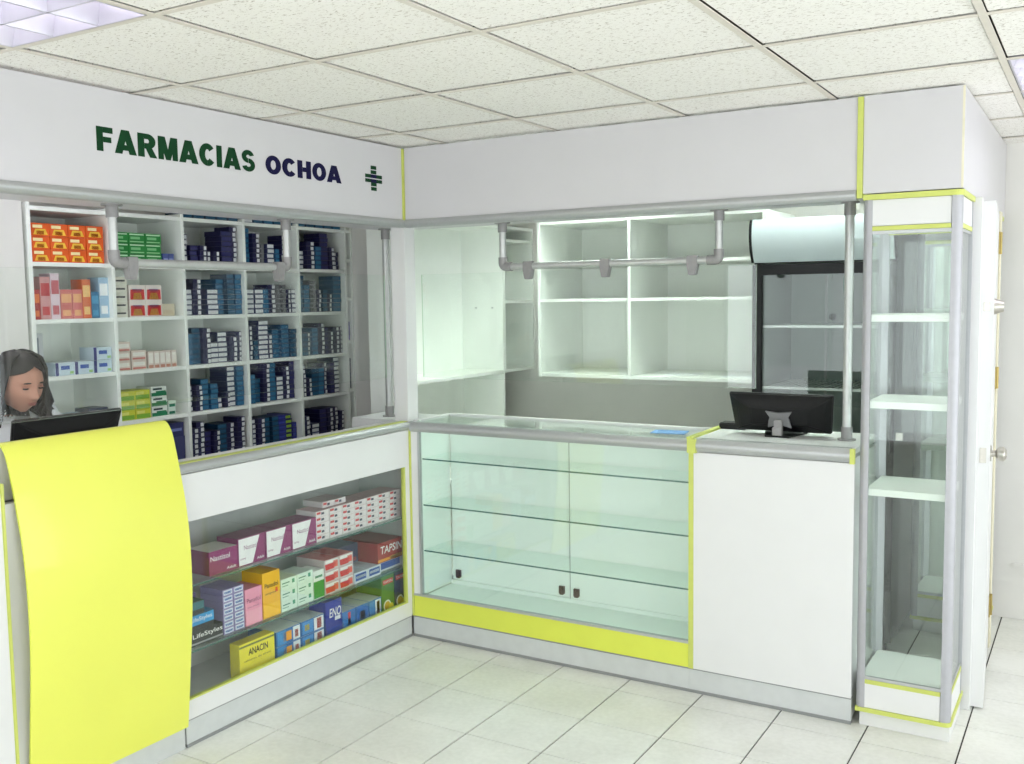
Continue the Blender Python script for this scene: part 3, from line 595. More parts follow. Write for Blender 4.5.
# ------------------------------------------------------------------ boxed goods
K = {}
def col(rgb, rough=0.45): 
    k = tuple(rgb)
    if k not in K: K[k] = mat('carton_%02x%02x%02x' % k, rgb, rough, var=0.04, scale=25)
    return K[k]
MESH = {}
def carton_mesh(w, h, d, body, top=None, patches=()):
    """Carton with origin at the bottom centre of its front (+X) face; patches = (u0,u1,v0,v1,rgb) printed on the front."""
    key = (w, h, d, body, top, tuple(patches))
    if key in MESH: return MESH[key]
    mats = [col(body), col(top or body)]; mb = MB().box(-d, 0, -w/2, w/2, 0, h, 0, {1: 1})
    for p in patches:
        mats.append(col(p[4])); m = len(mats)-1
        q = p[5] if len(p) > 5 else 0.0; q2 = p[6] if len(p) > 6 else q             # skew of the top edge
        mb.face([(0.0004, -w/2+p[0]*w, p[2]*h), (0.0004, -w/2+p[1]*w, p[2]*h), (0.0004, -w/2+(p[1]+q)*w, p[3]*h), (0.0004, -w/2+(p[0]-q2)*w, p[3]*h)], m)
    me = mb.mesh('carton', mats); MESH[key] = me; return me
def put(name, me, x, y, z, label, cat, group, rz=0.0):
    o = bpy.data.objects.new(name, me); C.objects.link(o); o.location = (x, y, z); o.rotation_euler[2] = rz
    return tag(o, label, cat, group)
ORD = ['first', 'second', 'third', 'fourth', 'fifth', 'sixth', 'seventh', 'eighth', 'ninth', 'tenth', 'eleventh', 'twelfth']
ROWN = ['top shelf', 'second shelf', 'third shelf', 'fourth shelf', 'fifth shelf']
NV, NV2, TL, TL2, WH = (28, 26, 70), (38, 40, 92), (24, 74, 112), (48, 108, 146), (222, 224, 226)  # darker front margins in the kinds below paint the darkness between stacked boxes
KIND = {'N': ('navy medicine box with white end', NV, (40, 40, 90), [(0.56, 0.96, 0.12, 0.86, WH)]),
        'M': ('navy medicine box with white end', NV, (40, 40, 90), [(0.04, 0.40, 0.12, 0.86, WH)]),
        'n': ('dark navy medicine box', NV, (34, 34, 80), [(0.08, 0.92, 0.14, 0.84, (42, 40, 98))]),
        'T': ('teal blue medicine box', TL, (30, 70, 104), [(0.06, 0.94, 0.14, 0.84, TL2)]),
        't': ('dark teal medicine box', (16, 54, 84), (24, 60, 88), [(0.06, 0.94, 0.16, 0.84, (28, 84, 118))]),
        'W': ('white medicine box with shade-painted edges', (44, 50, 92), (60, 66, 104), [(0.03, 0.97, 0.16, 0.88, WH)]),
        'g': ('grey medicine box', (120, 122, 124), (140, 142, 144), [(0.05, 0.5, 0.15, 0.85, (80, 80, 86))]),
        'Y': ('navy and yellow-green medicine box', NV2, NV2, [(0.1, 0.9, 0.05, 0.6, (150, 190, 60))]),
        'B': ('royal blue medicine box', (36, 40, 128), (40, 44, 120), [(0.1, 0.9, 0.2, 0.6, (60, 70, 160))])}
KNAME = {'N': 'navy_white_box', 'M': 'navy_white_box', 'n': 'navy_box', 'T': 'teal_box', 't': 'dark_teal_box', 'W': 'white_box', 'g': 'grey_box', 'Y': 'yellow_green_box', 'B': 'royal_blue_box'}
# one string per cell: stacks from left to right as kind+count+width in cm, '_' leaves a gap of n cm
CELLS = {
 (2, 0): 'N6x4 _1 n4x5 N4x4 N3x4 N3x4 _1 n7x7 N8x5', (3, 0): 'T8x6 N7x5 _1 g5x4 W5x5 T4x3 _5 M7x4', (4, 0): 'W4x7 N6x6 T5x5 n8x7 N5x5 M4x4',
 (2, 1): 'W5x6 N7x5 _3 W5x7 T7x5 t8x5 T8x5', (3, 1): 'W5x6 W5x6 T5x5 N6x6 g6x5 N5x4 W5x5', (4, 1): 't8x6 T6x5 g7x5 N5x4 t5x4 N4x4 T8x7',
 (2, 2): 'T6x5 t7x5 N7x5 _1 W4x5 W6x6 N5x5 N6x4', (3, 2): 'N7x4 t4x3 W8x7 N5x5 T6x5 T7x6 t6x5', (4, 2): 't5x6 N5x4 T6x5 N7x5 n6x3 N5x4 N6x5 N6x4',
 (2, 3): 'N5x4 N5x4 T6x5 T5x5 W2x4 N3x3 W8x5 T8x5 t8x5', (3, 3): 'T6x5 t5x5 N8x5 T8x6 W5x5 N7x5 n8x4', (4, 3): 'N7x4 N4x4 t6x6 T6x5 N7x4 n7x4 W8x5',
 (2, 4): 'N6x5 N7x5 n5x4 N5x4 t6x6 N6x5 N7x5 N6x5', (3, 4): 'N6x5 N6x5 t6x5 t6x5 B6x6 Y6x6 B4x5', (4, 4): 'N5x5 N4x3 W3x6 n6x6 N6x5 N6x5 N5x4 N4x4'}
BH = 0.0265
for (c, r), spec in CELLS.items():
    y = YC[c]+0.016; s = 0
    for tok in spec.split():
        if tok[0] == '_': y += int(tok[1:])*0.01; continue
        kd = tok[0]; nb, wd = tok[1:].split('x'); nb = int(nb); wd = int(wd)*0.0106
        if y+wd > YC[c+1]-0.010: wd = YC[c+1]-0.011-y
        if wd < 0.02: break
        s += 1; desc_, body, top, pt = KIND[kd]; dp = random.choice((0.11, 0.12, 0.13))
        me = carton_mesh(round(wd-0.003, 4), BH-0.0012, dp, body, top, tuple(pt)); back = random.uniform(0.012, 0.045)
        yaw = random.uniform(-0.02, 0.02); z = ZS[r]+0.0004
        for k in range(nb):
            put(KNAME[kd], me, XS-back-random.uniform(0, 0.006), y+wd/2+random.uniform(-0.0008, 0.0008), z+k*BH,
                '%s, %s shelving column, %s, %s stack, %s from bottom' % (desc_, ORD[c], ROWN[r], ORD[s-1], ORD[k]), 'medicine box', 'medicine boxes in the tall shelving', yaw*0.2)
        y += wd+0.001
# boxes lying on top of the shelving
for c in (2, 3, 4):
    for k in range(5):
        kd = random.choice('TtNWt'); desc_, body, top, pt = KIND[kd]
        put(KNAME[kd], carton_mesh(0.068, 0.026, 0.12, body, top, tuple(pt)), XS-0.02, YC[c]+0.05+k*0.076, 2.1034, '%s on top of the %s shelving column, %s from left' % (desc_, ORD[c], ORD[k]), 'medicine box', 'medicine boxes on top of the shelving')
# the narrow end column
for k in range(2): put('medicine_box', carton_mesh(0.032, 0.055, 0.1, (84, 70, 150), None, ((.1, .9, .1, .5, (120, 100, 190)),)), XS-0.02, 0.764, 1.4404+k*0.056, 'purple medicine box in the narrow end column, %s' % ('lower' if k == 0 else 'upper'), 'medicine box', 'boxes in the narrow end column')
for k in range(7): put('medicine_box', carton_mesh(0.032, 0.025, 0.1, NV, None, ((.35, .65, .1, .9, WH),)), XS-0.02, 0.764, 1.1454+k*BH, 'navy and white box in the narrow end column, %s from bottom' % ORD[k], 'medicine box', 'boxes in the narrow end column')
# first two columns
def grid(name, c, r, y0, nx, nz, w, h, d, body, top, pts, desc_, txt=None, back=0.02, rz=0.0, cat='medicine box'):
    me = carton_mesh(w-0.002, h-0.001, d, body, top, tuple(pts)); out = []
    for i in range(nx):
        for k in range(nz):
            lab = '%s, %s shelving column, %s' % (desc_, ORD[c], ROWN[r])
            if nx > 1: lab += ', %s across' % ORD[i]
            if nz > 1: lab += ', %s up' % ORD[k]
            o = put(name, me, XS-back-random.uniform(0, .004), YC[c]+y0+(i+.5)*w, ZS[r]+0.0004+k*h, lab, cat, desc_ + ' in the tall shelving', rz); out.append(o)
            if txt: text_on_x(txt[0], -w*0.38, w*0.30, h*0.55, h*0.78, 0.0008, col(txt[1]), o, 0.01, 'lettering', local=True)
    return out
OR, OR2 = (226, 92, 30), (240, 190, 60)
grid('orange_carton', 0, 0, 0.022, 4, 3, 0.089, 0.056, 0.13, OR, (206, 70, 34), [(.12, .9, .1, .55, OR2, -.12), (.1, .62, .62, .86, (244, 226, 170)), (.3, .7, .12, .4, (206, 90, 20))], 'orange carton with yellow print')
for i, (w_, h_, c1, c2) in enumerate([(.045, .13, (176, 40, 44), (226, 120, 60)), (.05, .185, (206, 150, 150), (190, 60, 64)), (.045, .2, (222, 200, 210), (190, 90, 100)), (.06, .13, (206, 108, 104), (232, 168, 120)), (.05, .13, (214, 120, 116), (230, 170, 120)), (.045, .175, (214, 104, 56), (236, 190, 120)), (.042, .12, (60, 120, 160), (80, 150, 190)), (.052, .185, (160, 190, 214), (236, 238, 240))]):
    put('upright_carton', carton_mesh(w_-.002, h_, .08, c1, None, ((.08, .92, .55, .85, c2), (.15, .85, .1, .3, c2))), XS-.03, YC[0]+.0105+sum((.045, .05, .045, .06, .05, .045, .042, .052)[:i])+w_/2, ZS[1]+.0004,
        'upright %s carton, first shelving column, second shelf, %s from left' % (('red', 'pink', 'pale pink', 'rose', 'rose', 'orange', 'blue', 'pale blue')[i], ORD[i]), 'carton', 'upright cartons in the first column')
BX = [(.02, .18, 0, 1, (50, 50, 120)), (.3, .75, .45, .75, (60, 90, 170)), (.75, .95, .1, .3, (150, 190, 120))]
grid('blue_white_carton', 0, 2, 0.10, 3, 1, 0.098, 0.058, 0.1, (196, 212, 224), (210, 220, 228), BX, 'pale blue carton with navy end')
put('blue_white_carton', carton_mesh(.096, .057, .1, (196, 212, 224), (210, 220, 228), tuple(BX)), XS-.022, YC[0]+.345, ZS[2]+.0590, 'pale blue carton stacked on the right end of the row', 'medicine box', 'pale blue carton with navy end in the tall shelving')
put('white_folder_box', carton_mesh(.04, .19, .12, (200, 204, 208), None, ((.1, .5, .1, .9, (120, 130, 140)),)), XS-.05, YC[0]+.05, ZS[2]+.0004, 'tall white box standing left on the third shelf, first column', 'carton', None)
b = thing('white_bottle', 'white plastic bottle on the fourth shelf above the monitor', 'bottle', (XS-.06, YC[0]+.10, ZS[3]+.0004))
def lathe(parent, name, pr, m):
    o = bpy.data.objects.new(name, MB().tube([(0, 0, z) for r_, z in pr], [r_ for r_, z in pr], 18).mesh(name, m)); C.objects.link(o); o.parent = parent; return o
lathe(b, 'bottle_body', [(.024, 0), (.026, .004), (.026, .085), (.022, .1), (.014, .108), (.013, .118)], col((222, 224, 230))); lathe(b, 'cap', [(.016, .112), (.016, .135), (.014, .137)], col((238, 238, 240)))
put('blue_white_carton', carton_mesh(.10, .06, .1, (190, 206, 224), None, tuple(BX)), XS-.03, YC[0]+.20, ZS[3]+.0004, 'pale blue carton on the fourth shelf, left of a black one', 'medicine box', None)
put('black_carton', carton_mesh(.10, .075, .1, (34, 44, 72), None, ((.1, .9, .4, .7, (120, 140, 180)),)), XS-.03, YC[0]+.315, ZS[3]+.0004, 'dark blue carton on the fourth shelf of the first column', 'medicine box', None)
GR = (34, 128, 54)
grid('green_carton', 1, 0, 0.012, 3, 3, 0.094, 0.050, 0.12, GR, (44, 140, 70), [(.06, .94, .78, .9, (190, 226, 190)), (.08, .92, .1, .2, (150, 206, 150)), (.12, .7, .38, .62, (120, 190, 130))], 'green carton with pale border')
grid('small_blue_carton', 1, 0, 0.300, 2, 1, 0.034, 0.058, 0.08, (74, 88, 150), None, [(.1, .9, .4, .6, (150, 160, 210))], 'small blue carton')
grid('cream_carton', 1, 1, 0.014, 1, 5, 0.072, 0.038, 0.11, (214, 212, 198), None, [(.15, .85, .4, .62, (60, 58, 60))], 'cream carton with black print')
RD = [(.06, .94, .08, .72, (206, 40, 40), -.02), (.2, .8, .1, .5, (242, 180, 60), -.1), (.2, .8, .6, .75, (60, 70, 150))]
grid('red_white_carton', 1, 1, 0.096, 2, 2, 0.094, 0.076, 0.1, (226, 214, 208), None, RD, 'red and orange round-print carton')
put('cream_pack', carton_mesh(.09, .06, .08, (216, 204, 180), None, ((.1, .9, .1, .5, (206, 190, 160)),)), XS-.04, YC[1]+.335, ZS[1]+.0004, 'cream pack beside the red and orange cartons', 'carton', None, 0.15)
CRP = [(.06, .94, .05, .25, (196, 120, 110)), (.1, .9, .4, .8, (232, 228, 220))]
grid('cream_pink_pack', 1, 2, 0.014, 1, 3, 0.075, 0.045, 0.1, (216, 200, 188), None, CRP, 'cream and pink pack'); 
grid('cream_pink_pack', 1, 2, 0.094, 1, 2, 0.085, 0.046, 0.1, (216, 200, 188), None, CRP, 'wide cream and pink pack')
grid('upright_cream_pack', 1, 2, 0.188, 5, 1, 0.034, 0.082, 0.08, (220, 204, 194), None, [(.1, .9, .3, .9, (236, 230, 222)), (.1, .9, .02, .2, (190, 130, 110))], 'narrow upright cream pack')
YG = [(.05, .95, .05, .5, (120, 170, 50)), (.1, .6, .55, .85, (226, 226, 120))]
grid('yellow_green_carton', 1, 3, 0.014, 2, 3, 0.088, 0.046, 0.11, (206, 208, 60), None, YG, 'yellow-green carton')
grid('green_white_carton', 1, 3, 0.196, 1, 3, 0.092, 0.049, 0.11, (226, 232, 226), None, [(.0, 1, .04, .4, (24, 120, 78)), (.3, .95, .4, .55, (24, 120, 78)), (.1, .7, .65, .85, (40, 60, 60))], 'white and green striped carton')
grid('small_green_carton', 1, 3, 0.295, 1, 2, 0.046, 0.036, 0.08, (210, 226, 214), None, [(.1, .9, .1, .5, (24, 110, 80))], 'small green-white carton')
put('blue_pack', carton_mesh(.12, .07, .1, (36, 40, 96), None, ((.1, .9, .4, .6, (110, 120, 180)),)), XS-.03, YC[1]+.33, ZS[4]+.1304, 'dark blue pack beside the yellow sheet, fifth shelf', 'medicine box', None)
put('support_carton', carton_mesh(.13, .13, .1, (60, 62, 110), None, ()), XS-.03, YC[1]+.33, ZS[4]+.0004, 'blue carton under the dark blue pack, fifth shelf', 'medicine box', None)
put('red_card', carton_mesh(.012, .10, .05, (176, 50, 36), None, ()), XS-.02, YC[2]+.021, ZS[3]+.1345, 'thin red pack on top of a navy stack', 'carton', None)

# ------------------------------------------------------------------ goods in the display counter
XD = -0.062
Z1, Z2, Z3 = 0.6055, 0.3505, 0.1405
def good(name, y0, y1, z, h, d, body, top, pts, label, group=None, texts=(), x=XD, cat='medicine box', rz=0.0):
    wd = y1-y0; o = put(name, carton_mesh(round(wd-.002, 4), h, d, body, top, tuple(pts)), x, (y0+y1)/2, z, label, cat, group, rz)
    for tx in texts:                         # (string, u0, u1, v0, v1, rgb, bold)
        text_on_x(tx[0], (tx[1]-.5)*wd, (tx[2]-.5)*wd, tx[3]*h, tx[4]*h, 0.0009, col(tx[5]), o, tx[6] if len(tx) > 6 else .0, 'lettering', local=True, skew=tx[7] if len(tx) > 7 else 0)
    return o
PU = (138, 36, 104); W_ = (236, 234, 236)
good('purple_carton', -1.228, -1.082, Z1, .096, .13, PU, (214, 206, 200), [], 'plain purple cold-medicine carton at the left end of the upper shelf', 'purple cartons on the upper shelf', [('Nastizol', .05, .72, .58, .80, W_, .006), ('Adult', .6, .93, .1, .22, W_, .01)], rz=-.03)
for k, (a, b_) in enumerate(((-1.079, -.926), (-.923, -.771), (-.769, -.613))):
    good('purple_white_carton', a, b_, Z1, .116, .12, PU, (126, 34, 92), [(.03, .52, .03, .97, W_, .28, 0)],
         'purple and white cold-medicine carton, %s of three on the upper shelf' % ('leftmost', 'middle', 'rightmost')[k], 'purple cartons on the upper shelf', [('Nastizol', .22, .70, .56, .72, (140, 60, 120), .0), ('comp', .08, .28, .2, .28, (140, 60, 120)), ('Adult', .68, .94, .1, .2, W_, .01)])
for i in range(7):
    for k in range(5):
        good('small_red_white_box', -.608+i*.088, -.608+(i+1)*.088-.001, Z1+k*.0275, .0262, .12, (226, 216, 220), (190, 150, 156), [(.05, .35, .45, .85, (200, 60, 70)), (.4, .62, .3, .7, (70, 62, 90))], 'small white and red box, %s across and %s up in the upper shelf wall' % (ORD[i], ORD[k]), 'small white and red boxes', x=XD-.003-random.uniform(0, .003))
for i in range(2):
    good('small_red_white_box', -.535+i*.0805, -.455+i*.0805-.001, Z1+.1375, .0262, .12, (226, 216, 220), (200, 176, 180), [(.05, .35, .45, .85, (200, 60, 70)), (.4, .62, .3, .7, (70, 62, 90))], 'small white and red box lying on top of the wall of boxes, %s' % ('left one', 'right one')[i], 'small white and red boxes', x=XD-.03)
# middle shelf
BK = (34, 34, 38)
good('black_carton', -1.345, -1.172, Z2, .058, .14, BK, (70, 72, 74), [(.0, 1, .1, .22, (150, 150, 154))], 'black flat carton with white lettering on the middle shelf, lower one', 'black and blue flat cartons', [('LifeStyles', .12, .98, .42, .82, W_, .006)])
good('blue_black_carton', -1.345, -1.215, Z2+.0584, .066, .13, BK, (60, 130, 180), [(0, 1, .35, .95, (46, 146, 206))], 'blue and black flat carton stacked on the black carton', 'black and blue flat cartons', [('LifeStyles', .1, .92, .5, .82, W_, .006)])
good('blue_black_carton', -1.345, -1.262, Z2+.125, .05, .12, BK, (60, 100, 80), [(0, 1, .35, .95, (50, 110, 120))], 'small dark carton half hidden by the yellow sheet', 'black and blue flat cartons')
for i in range(2):
    for k in range(7):
        good('small_blue_box', -1.168+i*.057, -1.168+(i+1)*.057-.001, Z2+k*.0262, .025, .13, (150, 140, 190), (132, 118, 168), [(.08, .92, .12, .88, (214, 220, 236)), (.2, .8, .3, .65, (70, 110, 190), .08)], 'small blue and lilac box, %s stack, %s from bottom, left of the pink carton' % (ORD[i], ORD[k]), 'small blue and lilac boxes')
for k in range(6): good('small_blue_box', -1.235, -1.172, Z2+.0005+k*.026, .025, .10, (140, 128, 178), (150, 140, 190), [], 'lilac box in the rear stack behind the black carton, %s from bottom' % ORD[k], 'small blue and lilac boxes', x=XD-.15)
good('pink_carton', -1.050, -.955, Z2, .152, .12, (230, 150, 176), (206, 110, 140), [(.05, .95, .02, .4, (236, 164, 186))], 'pink upright carton beside the tall orange one', 'upright cartons on the middle shelf', [('Panadol', .1, .9, .62, .74, (120, 40, 80), .0), ('para bebes', .15, .8, .46, .52, (150, 70, 110))])
good('orange_carton', -.951, -.848, Z2, .195, .12, (238, 176, 36), (226, 160, 40), [(.05, .95, .02, .3, (246, 190, 50)), (.72, .86, .52, .62, (226, 80, 40))], 'tall orange yellow carton on the middle shelf', 'upright cartons on the middle shelf', [('Panadol', .12, .88, .66, .76, (40, 40, 60), .01), ('antigripal', .15, .75, .5, .56, (60, 50, 50))])
for i in range(2):
    for k in range(3):
        good('mint_carton', -.845+i*.101, -.845+(i+1)*.101-.002, Z2+k*.0475, .0465, .11, (212, 230, 218), (206, 220, 210), [(.08, .55, .55, .66, (90, 140, 120)), (.08, .45, .3, .38, (120, 160, 140)), (.7, .86, .42, .8, (70, 150, 120))], 'pale mint carton with green print, %s column, %s up' % (('left', 'right')[i], ORD[k]), 'pale mint cartons')
good('green_white_carton', -.642, -.572, Z2, .128, .10, (226, 232, 226), (230, 234, 230), [(0, 1, .02, .62, (40, 140, 60), .0), (.15, .85, .74, .82, (80, 140, 100))], 'green and white upright carton beside the mint cartons', 'upright cartons on the middle shelf')
for i in range(2):
    for k in range(3):
        good('red_white_carton', -.567+i*.0995, -.567+(i+1)*.0995-.002, Z2+k*.0535, .0525, .17, (206, 190, 192), (196, 110, 112), [(.06, .66, .12, .62, (206, 40, 48), .05), (.6, .92, .2, .8, (226, 90, 80), .0), (.06, .94, .68, .92, (236, 232, 232))], 'red and white carton, %s column, %s up, middle shelf' % (('left', 'right')[i], ORD[k]), 'red and white cartons')
for i in range(2):
    good('blue_white_carton', -.365+i*.101, -.365+(i+1)*.101-.002, Z2, .050, .17, (214, 220, 230), (196, 204, 216), [(.08, .9, .2, .85, (50, 84, 168)), (.14, .84, .42, .66, (222, 226, 236))], 'flat blue and white carton, %s, below the big red carton' % ('left one', 'right one')[i], 'flat blue and white cartons')
good('blue_white_carton', -.160, .030, Z2, .050, .17, (206, 212, 222), (196, 204, 216), [(.08, .9, .2, .85, (50, 84, 168))], 'flat blue and white carton supporting the big red carton', 'flat blue and white cartons', x=XD-.02)
good('big_red_carton', -.182, .012, Z2+.0505, .098, .22, (156, 34, 40), (140, 48, 56), [(.0, 1, .04, .18, (226, 150, 40), 0), (.5, .98, .06, .2, (240, 190, 60))], 'big red carton with bold white lettering at the right end', 'large cold-remedy cartons', [('TAPSIN', .10, .97, .42, .82, W_, .015, .1)], x=XD-.005)
good('dark_navy_carton', -.365, -.175, Z2+.0505, .095, .14, (58, 60, 96), (72, 70, 104), [(.1, .9, .1, .3, (150, 60, 70))], 'dark navy carton lying behind the big red carton', 'large cold-remedy cartons', x=XD-.13)
good('blue_white_carton', -.365, -.175, Z2, .050, .10, (206, 212, 222), (196, 204, 216), [], 'flat pale carton under the dark navy carton', 'flat blue and white cartons', x=XD-.18)
# bottom shelf
good('yellow_carton', -1.092, -.892, Z3, .142, .055, (236, 222, 60), (220, 206, 70), [(0, 1, .88, .94, (110, 120, 60)), (.1, .9, .02, .1, (226, 210, 50))], 'yellow headache-tablet carton at the left of the bottom shelf', 'cartons on the bottom deck', [('ANACIN', .25, .8, .60, .80, (50, 46, 40), .02), ('tabletas de alivio', .12, .88, .44, .5, (120, 110, 60))])
for k in range(2):
    for i in range(2):
        good('citrus_carton', -.882+i*.152, -.882+(i+1)*.152-.002, Z3+k*.067, .066, .17, (46, 110, 178), (206, 212, 214), [(.05, .4, .05, .95, (60, 140, 206)), (.28, .62, .18, .8, (240, 160, 40)), (.68, .97, .06, .94, (226, 230, 236)), (.76, .9, .2, .7, (206, 60, 60))] if i == 0 else [(.05, .5, .1, .9, (70, 140, 206)), (.15, .35, .3, .7, (240, 214, 90)), (.55, .97, .06, .94, (230, 230, 236)), (.68, .88, .15, .85, (206, 50, 60))],
             'blue carton with %s print, %s row, beside the yellow carton' % (('orange fruit', 'red and white')[i], ('lower', 'upper')[k]), 'blue fruit-print cartons')
good('navy_upright_carton', -.570, -.458, Z3, .175, .10, (44, 58, 156), (70, 76, 150), [(.05, .95, .02, .3, (36, 70, 176)), (.55, .9, .45, .55, (226, 226, 236))], 'navy upright antacid carton with white lettering on the bottom deck', 'cartons on the bottom deck', [('ENO', .22, .92, .56, .80, W_, .012, .1)])
for i in range(3):
    good('citrus_carton', -.455+i*.096, -.455+(i+1)*.096-.002, Z3, .098, .15, (60, 120, 190), (206, 212, 216), [[(.1, .9, .1, .6, (50, 130, 206)), (.4, .6, .3, .9, (206, 60, 70))], [(.1, .9, .1, .9, (40, 110, 196)), (.3, .7, .3, .7, (90, 170, 226))], [(.05, .45, .1, .9, (70, 140, 206)), (.5, .95, .06, .94, (232, 232, 238)), (.62, .86, .15, .85, (206, 50, 60))]][i],
         'blue and white flat carton, %s of three beside the green carton' % ('leftmost', 'middle', 'rightmost')[i], 'blue fruit-print cartons')
YL = (236, 210, 60)
for i, (a, b_, bc, tc, nm) in enumerate(((-.165, -.066, (74, 126, 56), (206, 60, 60), 'green'), (-.062, .034, (40, 46, 88), (206, 60, 70), 'navy'))):
    o = good('%s_tea_carton' % nm, a, b_, Z3, .200, .16, bc, bc, [(.1, .9, .74, .86, tc)], '%s upright remedy carton with lemon cup picture at the right end' % nm, 'lemon remedy cartons', [('TAPSIN', .14, .86, .77, .83, W_, .006)])
    for (cy, cz, r_, c_) in ((.42, .2, .3, (236, 236, 226)), (.42, .2, .22, (214, 170, 60)), (.72, .14, .2, YL)):
        mb = MB(); wd = b_-a; mb.face([(0.0006+r_*0 + (.0002 if c_ == YL else .0001 if r_ < .25 else 0), (cy-.5)*wd+r_*wd*math.cos(t_*math.pi/8), .2*cz+r_*wd*math.sin(t_*math.pi/8)) for t_ in range(16)])
        p_ = bpy.data.objects.new('printed_picture', mb.mesh('printed_picture', col(c_))); C.objects.link(p_); p_.parent = o
# ------------------------------------------------------------------ the woman at the register
def build_person(loc, rz):
    SKIN = mat('skin', (186, 132, 112), 0.5, var=0.05, scale=20); HAIR = mat('dark_hair', (22, 16, 16), 0.5, var=0.35, scale=60, stretch=(1, 1, 0.2), bump=0.6)
    COAT = mat('white_coat', (232, 233, 238), 0.75, var=0.02, bump=0.1); PANTS = mat('dark_trousers', (44, 46, 60), 0.8); SHOE = mat('black_shoe', (22, 22, 24), 0.4)
    t = thing('person', 'woman with dark shoulder-length hair in a white coat, looking down at the monitor', 'person', loc); t.rotation_euler[2] = rz
    def skin(name, verts, edges, radii, m, parent, sub=2, root=0):
        me = bpy.data.meshes.new(name); me.from_pydata(verts, edges, []); o = bpy.data.objects.new(name+'_tmp', me); C.objects.link(o)
        md = o.modifiers.new('s', 'SKIN')
        for i, r in enumerate(radii): me.skin_vertices[0].data[i].radius = (r, r) if not isinstance(r, tuple) else r
        me.skin_vertices[0].data[root].use_root = True; md.use_smooth_shade = True
        sb = o.modifiers.new('b', 'SUBSURF'); sb.levels = sub; sb.render_levels = sub
        bpy.context.view_layer.update()
        res = bpy.data.meshes.new_from_object(o.evaluated_get(bpy.context.evaluated_depsgraph_get()))
        bpy.data.objects.remove(o); res.materials.clear(); res.materials.append(m)
        for p in res.polygons: p.use_smooth = True; p.material_index = 0
        return res
    # facing local +X; head centre near (0.06, 0, 1.385)
    HC = Vector((0.055, 0, 1.388)); tilt = math.radians(17)
    V = [(0, 0, .86), (0, 0, .98), (-.005, 0, 1.10), (0, 0, 1.19), (.012, 0, 1.245), (.03, 0, 1.30), (.05, 0, 1.37)]
    E = [(0, 1), (1, 2), (2, 3), (3, 4), (4, 5), (5, 6)]; R = [(.13, .11), (.115, .095), (.13, .10), (.10, .075), (.05, .05), (.046, .046), (.05, .05)]
    for s in (-1, 1):
        n = len(V); V += [(0, s*.10, 1.20), (-.01, s*.165, 1.185), (.02, s*.20, .97), (.20, s*.15, .98), (.235, s*.135, .985), (.275, s*.125, .985)]
        E += [(3, n), (n, n+1), (n+1, n+2), (n+2, n+3), (n+3, n+4), (n+4, n+5)]; R += [.07, .052, .042, .028, .026, (.018, .034)]
        for k, (dy, ln) in enumerate(((-.022, .062), (-.007, .072), (.008, .068), (.022, .054))):
            q = len(V); b0 = V[n+5]; V += [(b0[0]+.025, b0[1]+dy, b0[2]+.004), (b0[0]+.025+ln*.55, b0[1]+dy*1.15, b0[2]), (b0[0]+.02+ln, b0[1]+dy*1.2, b0[2]-.018)]; E += [(n+5, q), (q, q+1), (q+1, q+2)]; R += [.009, .0085, .007]
        q = len(V); b0 = V[n+4]; V += [(b0[0]+.02, b0[1]-s*.03, b0[2]-.004), (b0[0]+.05, b0[1]-s*.048, b0[2]-.012)]; E += [(n+4, q), (q, q+1)]; R += [.011, .008]
        n = len(V); V += [(0, s*.085, .80), (.01, s*.09, .45), (-.01, s*.09, .10), (.10, s*.095, .035)]; E += [(0, n), (n, n+1), (n+1, n+2), (n+2, n+3)]; R += [.082, .055, .036, .03]
    body = skin('body', V, E, R, SKIN, t)
    # head: dense sphere shaped by falloffs
    bm = bmesh.new(); bmesh.ops.create_uvsphere(bm, u_segments=72, v_segments=56, radius=1.0)
    def g(d2, s): return math.exp(-d2/(2*s*s))
    for v in bm.verts:
        x, y, z = v.co
        zz = z*(0.112 if z > 0 else 0.104); wd = 0.074*(1-0.34*max(0, -z)**1.6); dx = 0.094 if x < 0 else 0.084*(1-0.05*max(0, -z))
        px, py = x*dx, y*wd
        if z < 0: px += 0.014*(-z)**1.5
        if x > 0:
            f = x
            px += f*0.024*g((py/0.009)**2+((zz+0.022)/0.011)**2*1.0, 1.0) + f*0.013*g((py/0.007)**2+((zz-0.004)/0.018)**2, 1.0)
            for s in (-1, 1):
                px -= f*0.010*g(((py-s*0.031)/0.015)**2+((zz-0.008)/0.010)**2, 1.0)
                px += f*0.006*g(((py-s*0.040)/0.018)**2+((zz+0.025)/0.016)**2, 1.0)
                px += f*0.005*g(((py-s*0.030)/0.020)**2+((zz-0.027)/0.007)**2, 1.0)
                px += f*0.006*g(((py-s*0.010)/0.006)**2+((zz+0.030)/0.006)**2, 1.0)
            px += f*0.005*g((py/0.020)**2+((zz+0.051)/0.006)**2, 1.0) + f*0.005*g((py/0.017)**2+((zz+0.062)/0.006)**2, 1.0)
            px += f*0.007*g((py/0.018)**2+((zz+0.095)/0.012)**2, 1.0)
        for s in (-1, 1): py += s*0.016*g(((px+0.008)/0.012)**2+((zz+0.004)/0.022)**2, 1.0)*(1 if y*s > .6 else 0)
        v.co = (px, py, zz)
    Rh = Matrix.Translation(HC) @ Matrix.Rotation(tilt, 4, 'Y')
    bm.transform(Rh); hm = bpy.data.meshes.new('head'); bm.to_mesh(hm); bm.free()
    bm = bmesh.new(); bm.from_mesh(body); bm.from_mesh(hm)
    for f in bm.faces: f.smooth = True; f.material_index = 0
    fin = bpy.data.meshes.new('body'); bm.to_mesh(fin); bm.free(); fin.materials.append(SKIN)
    o = bpy.data.objects.new('body', fin); C.objects.link(o); o.parent = t
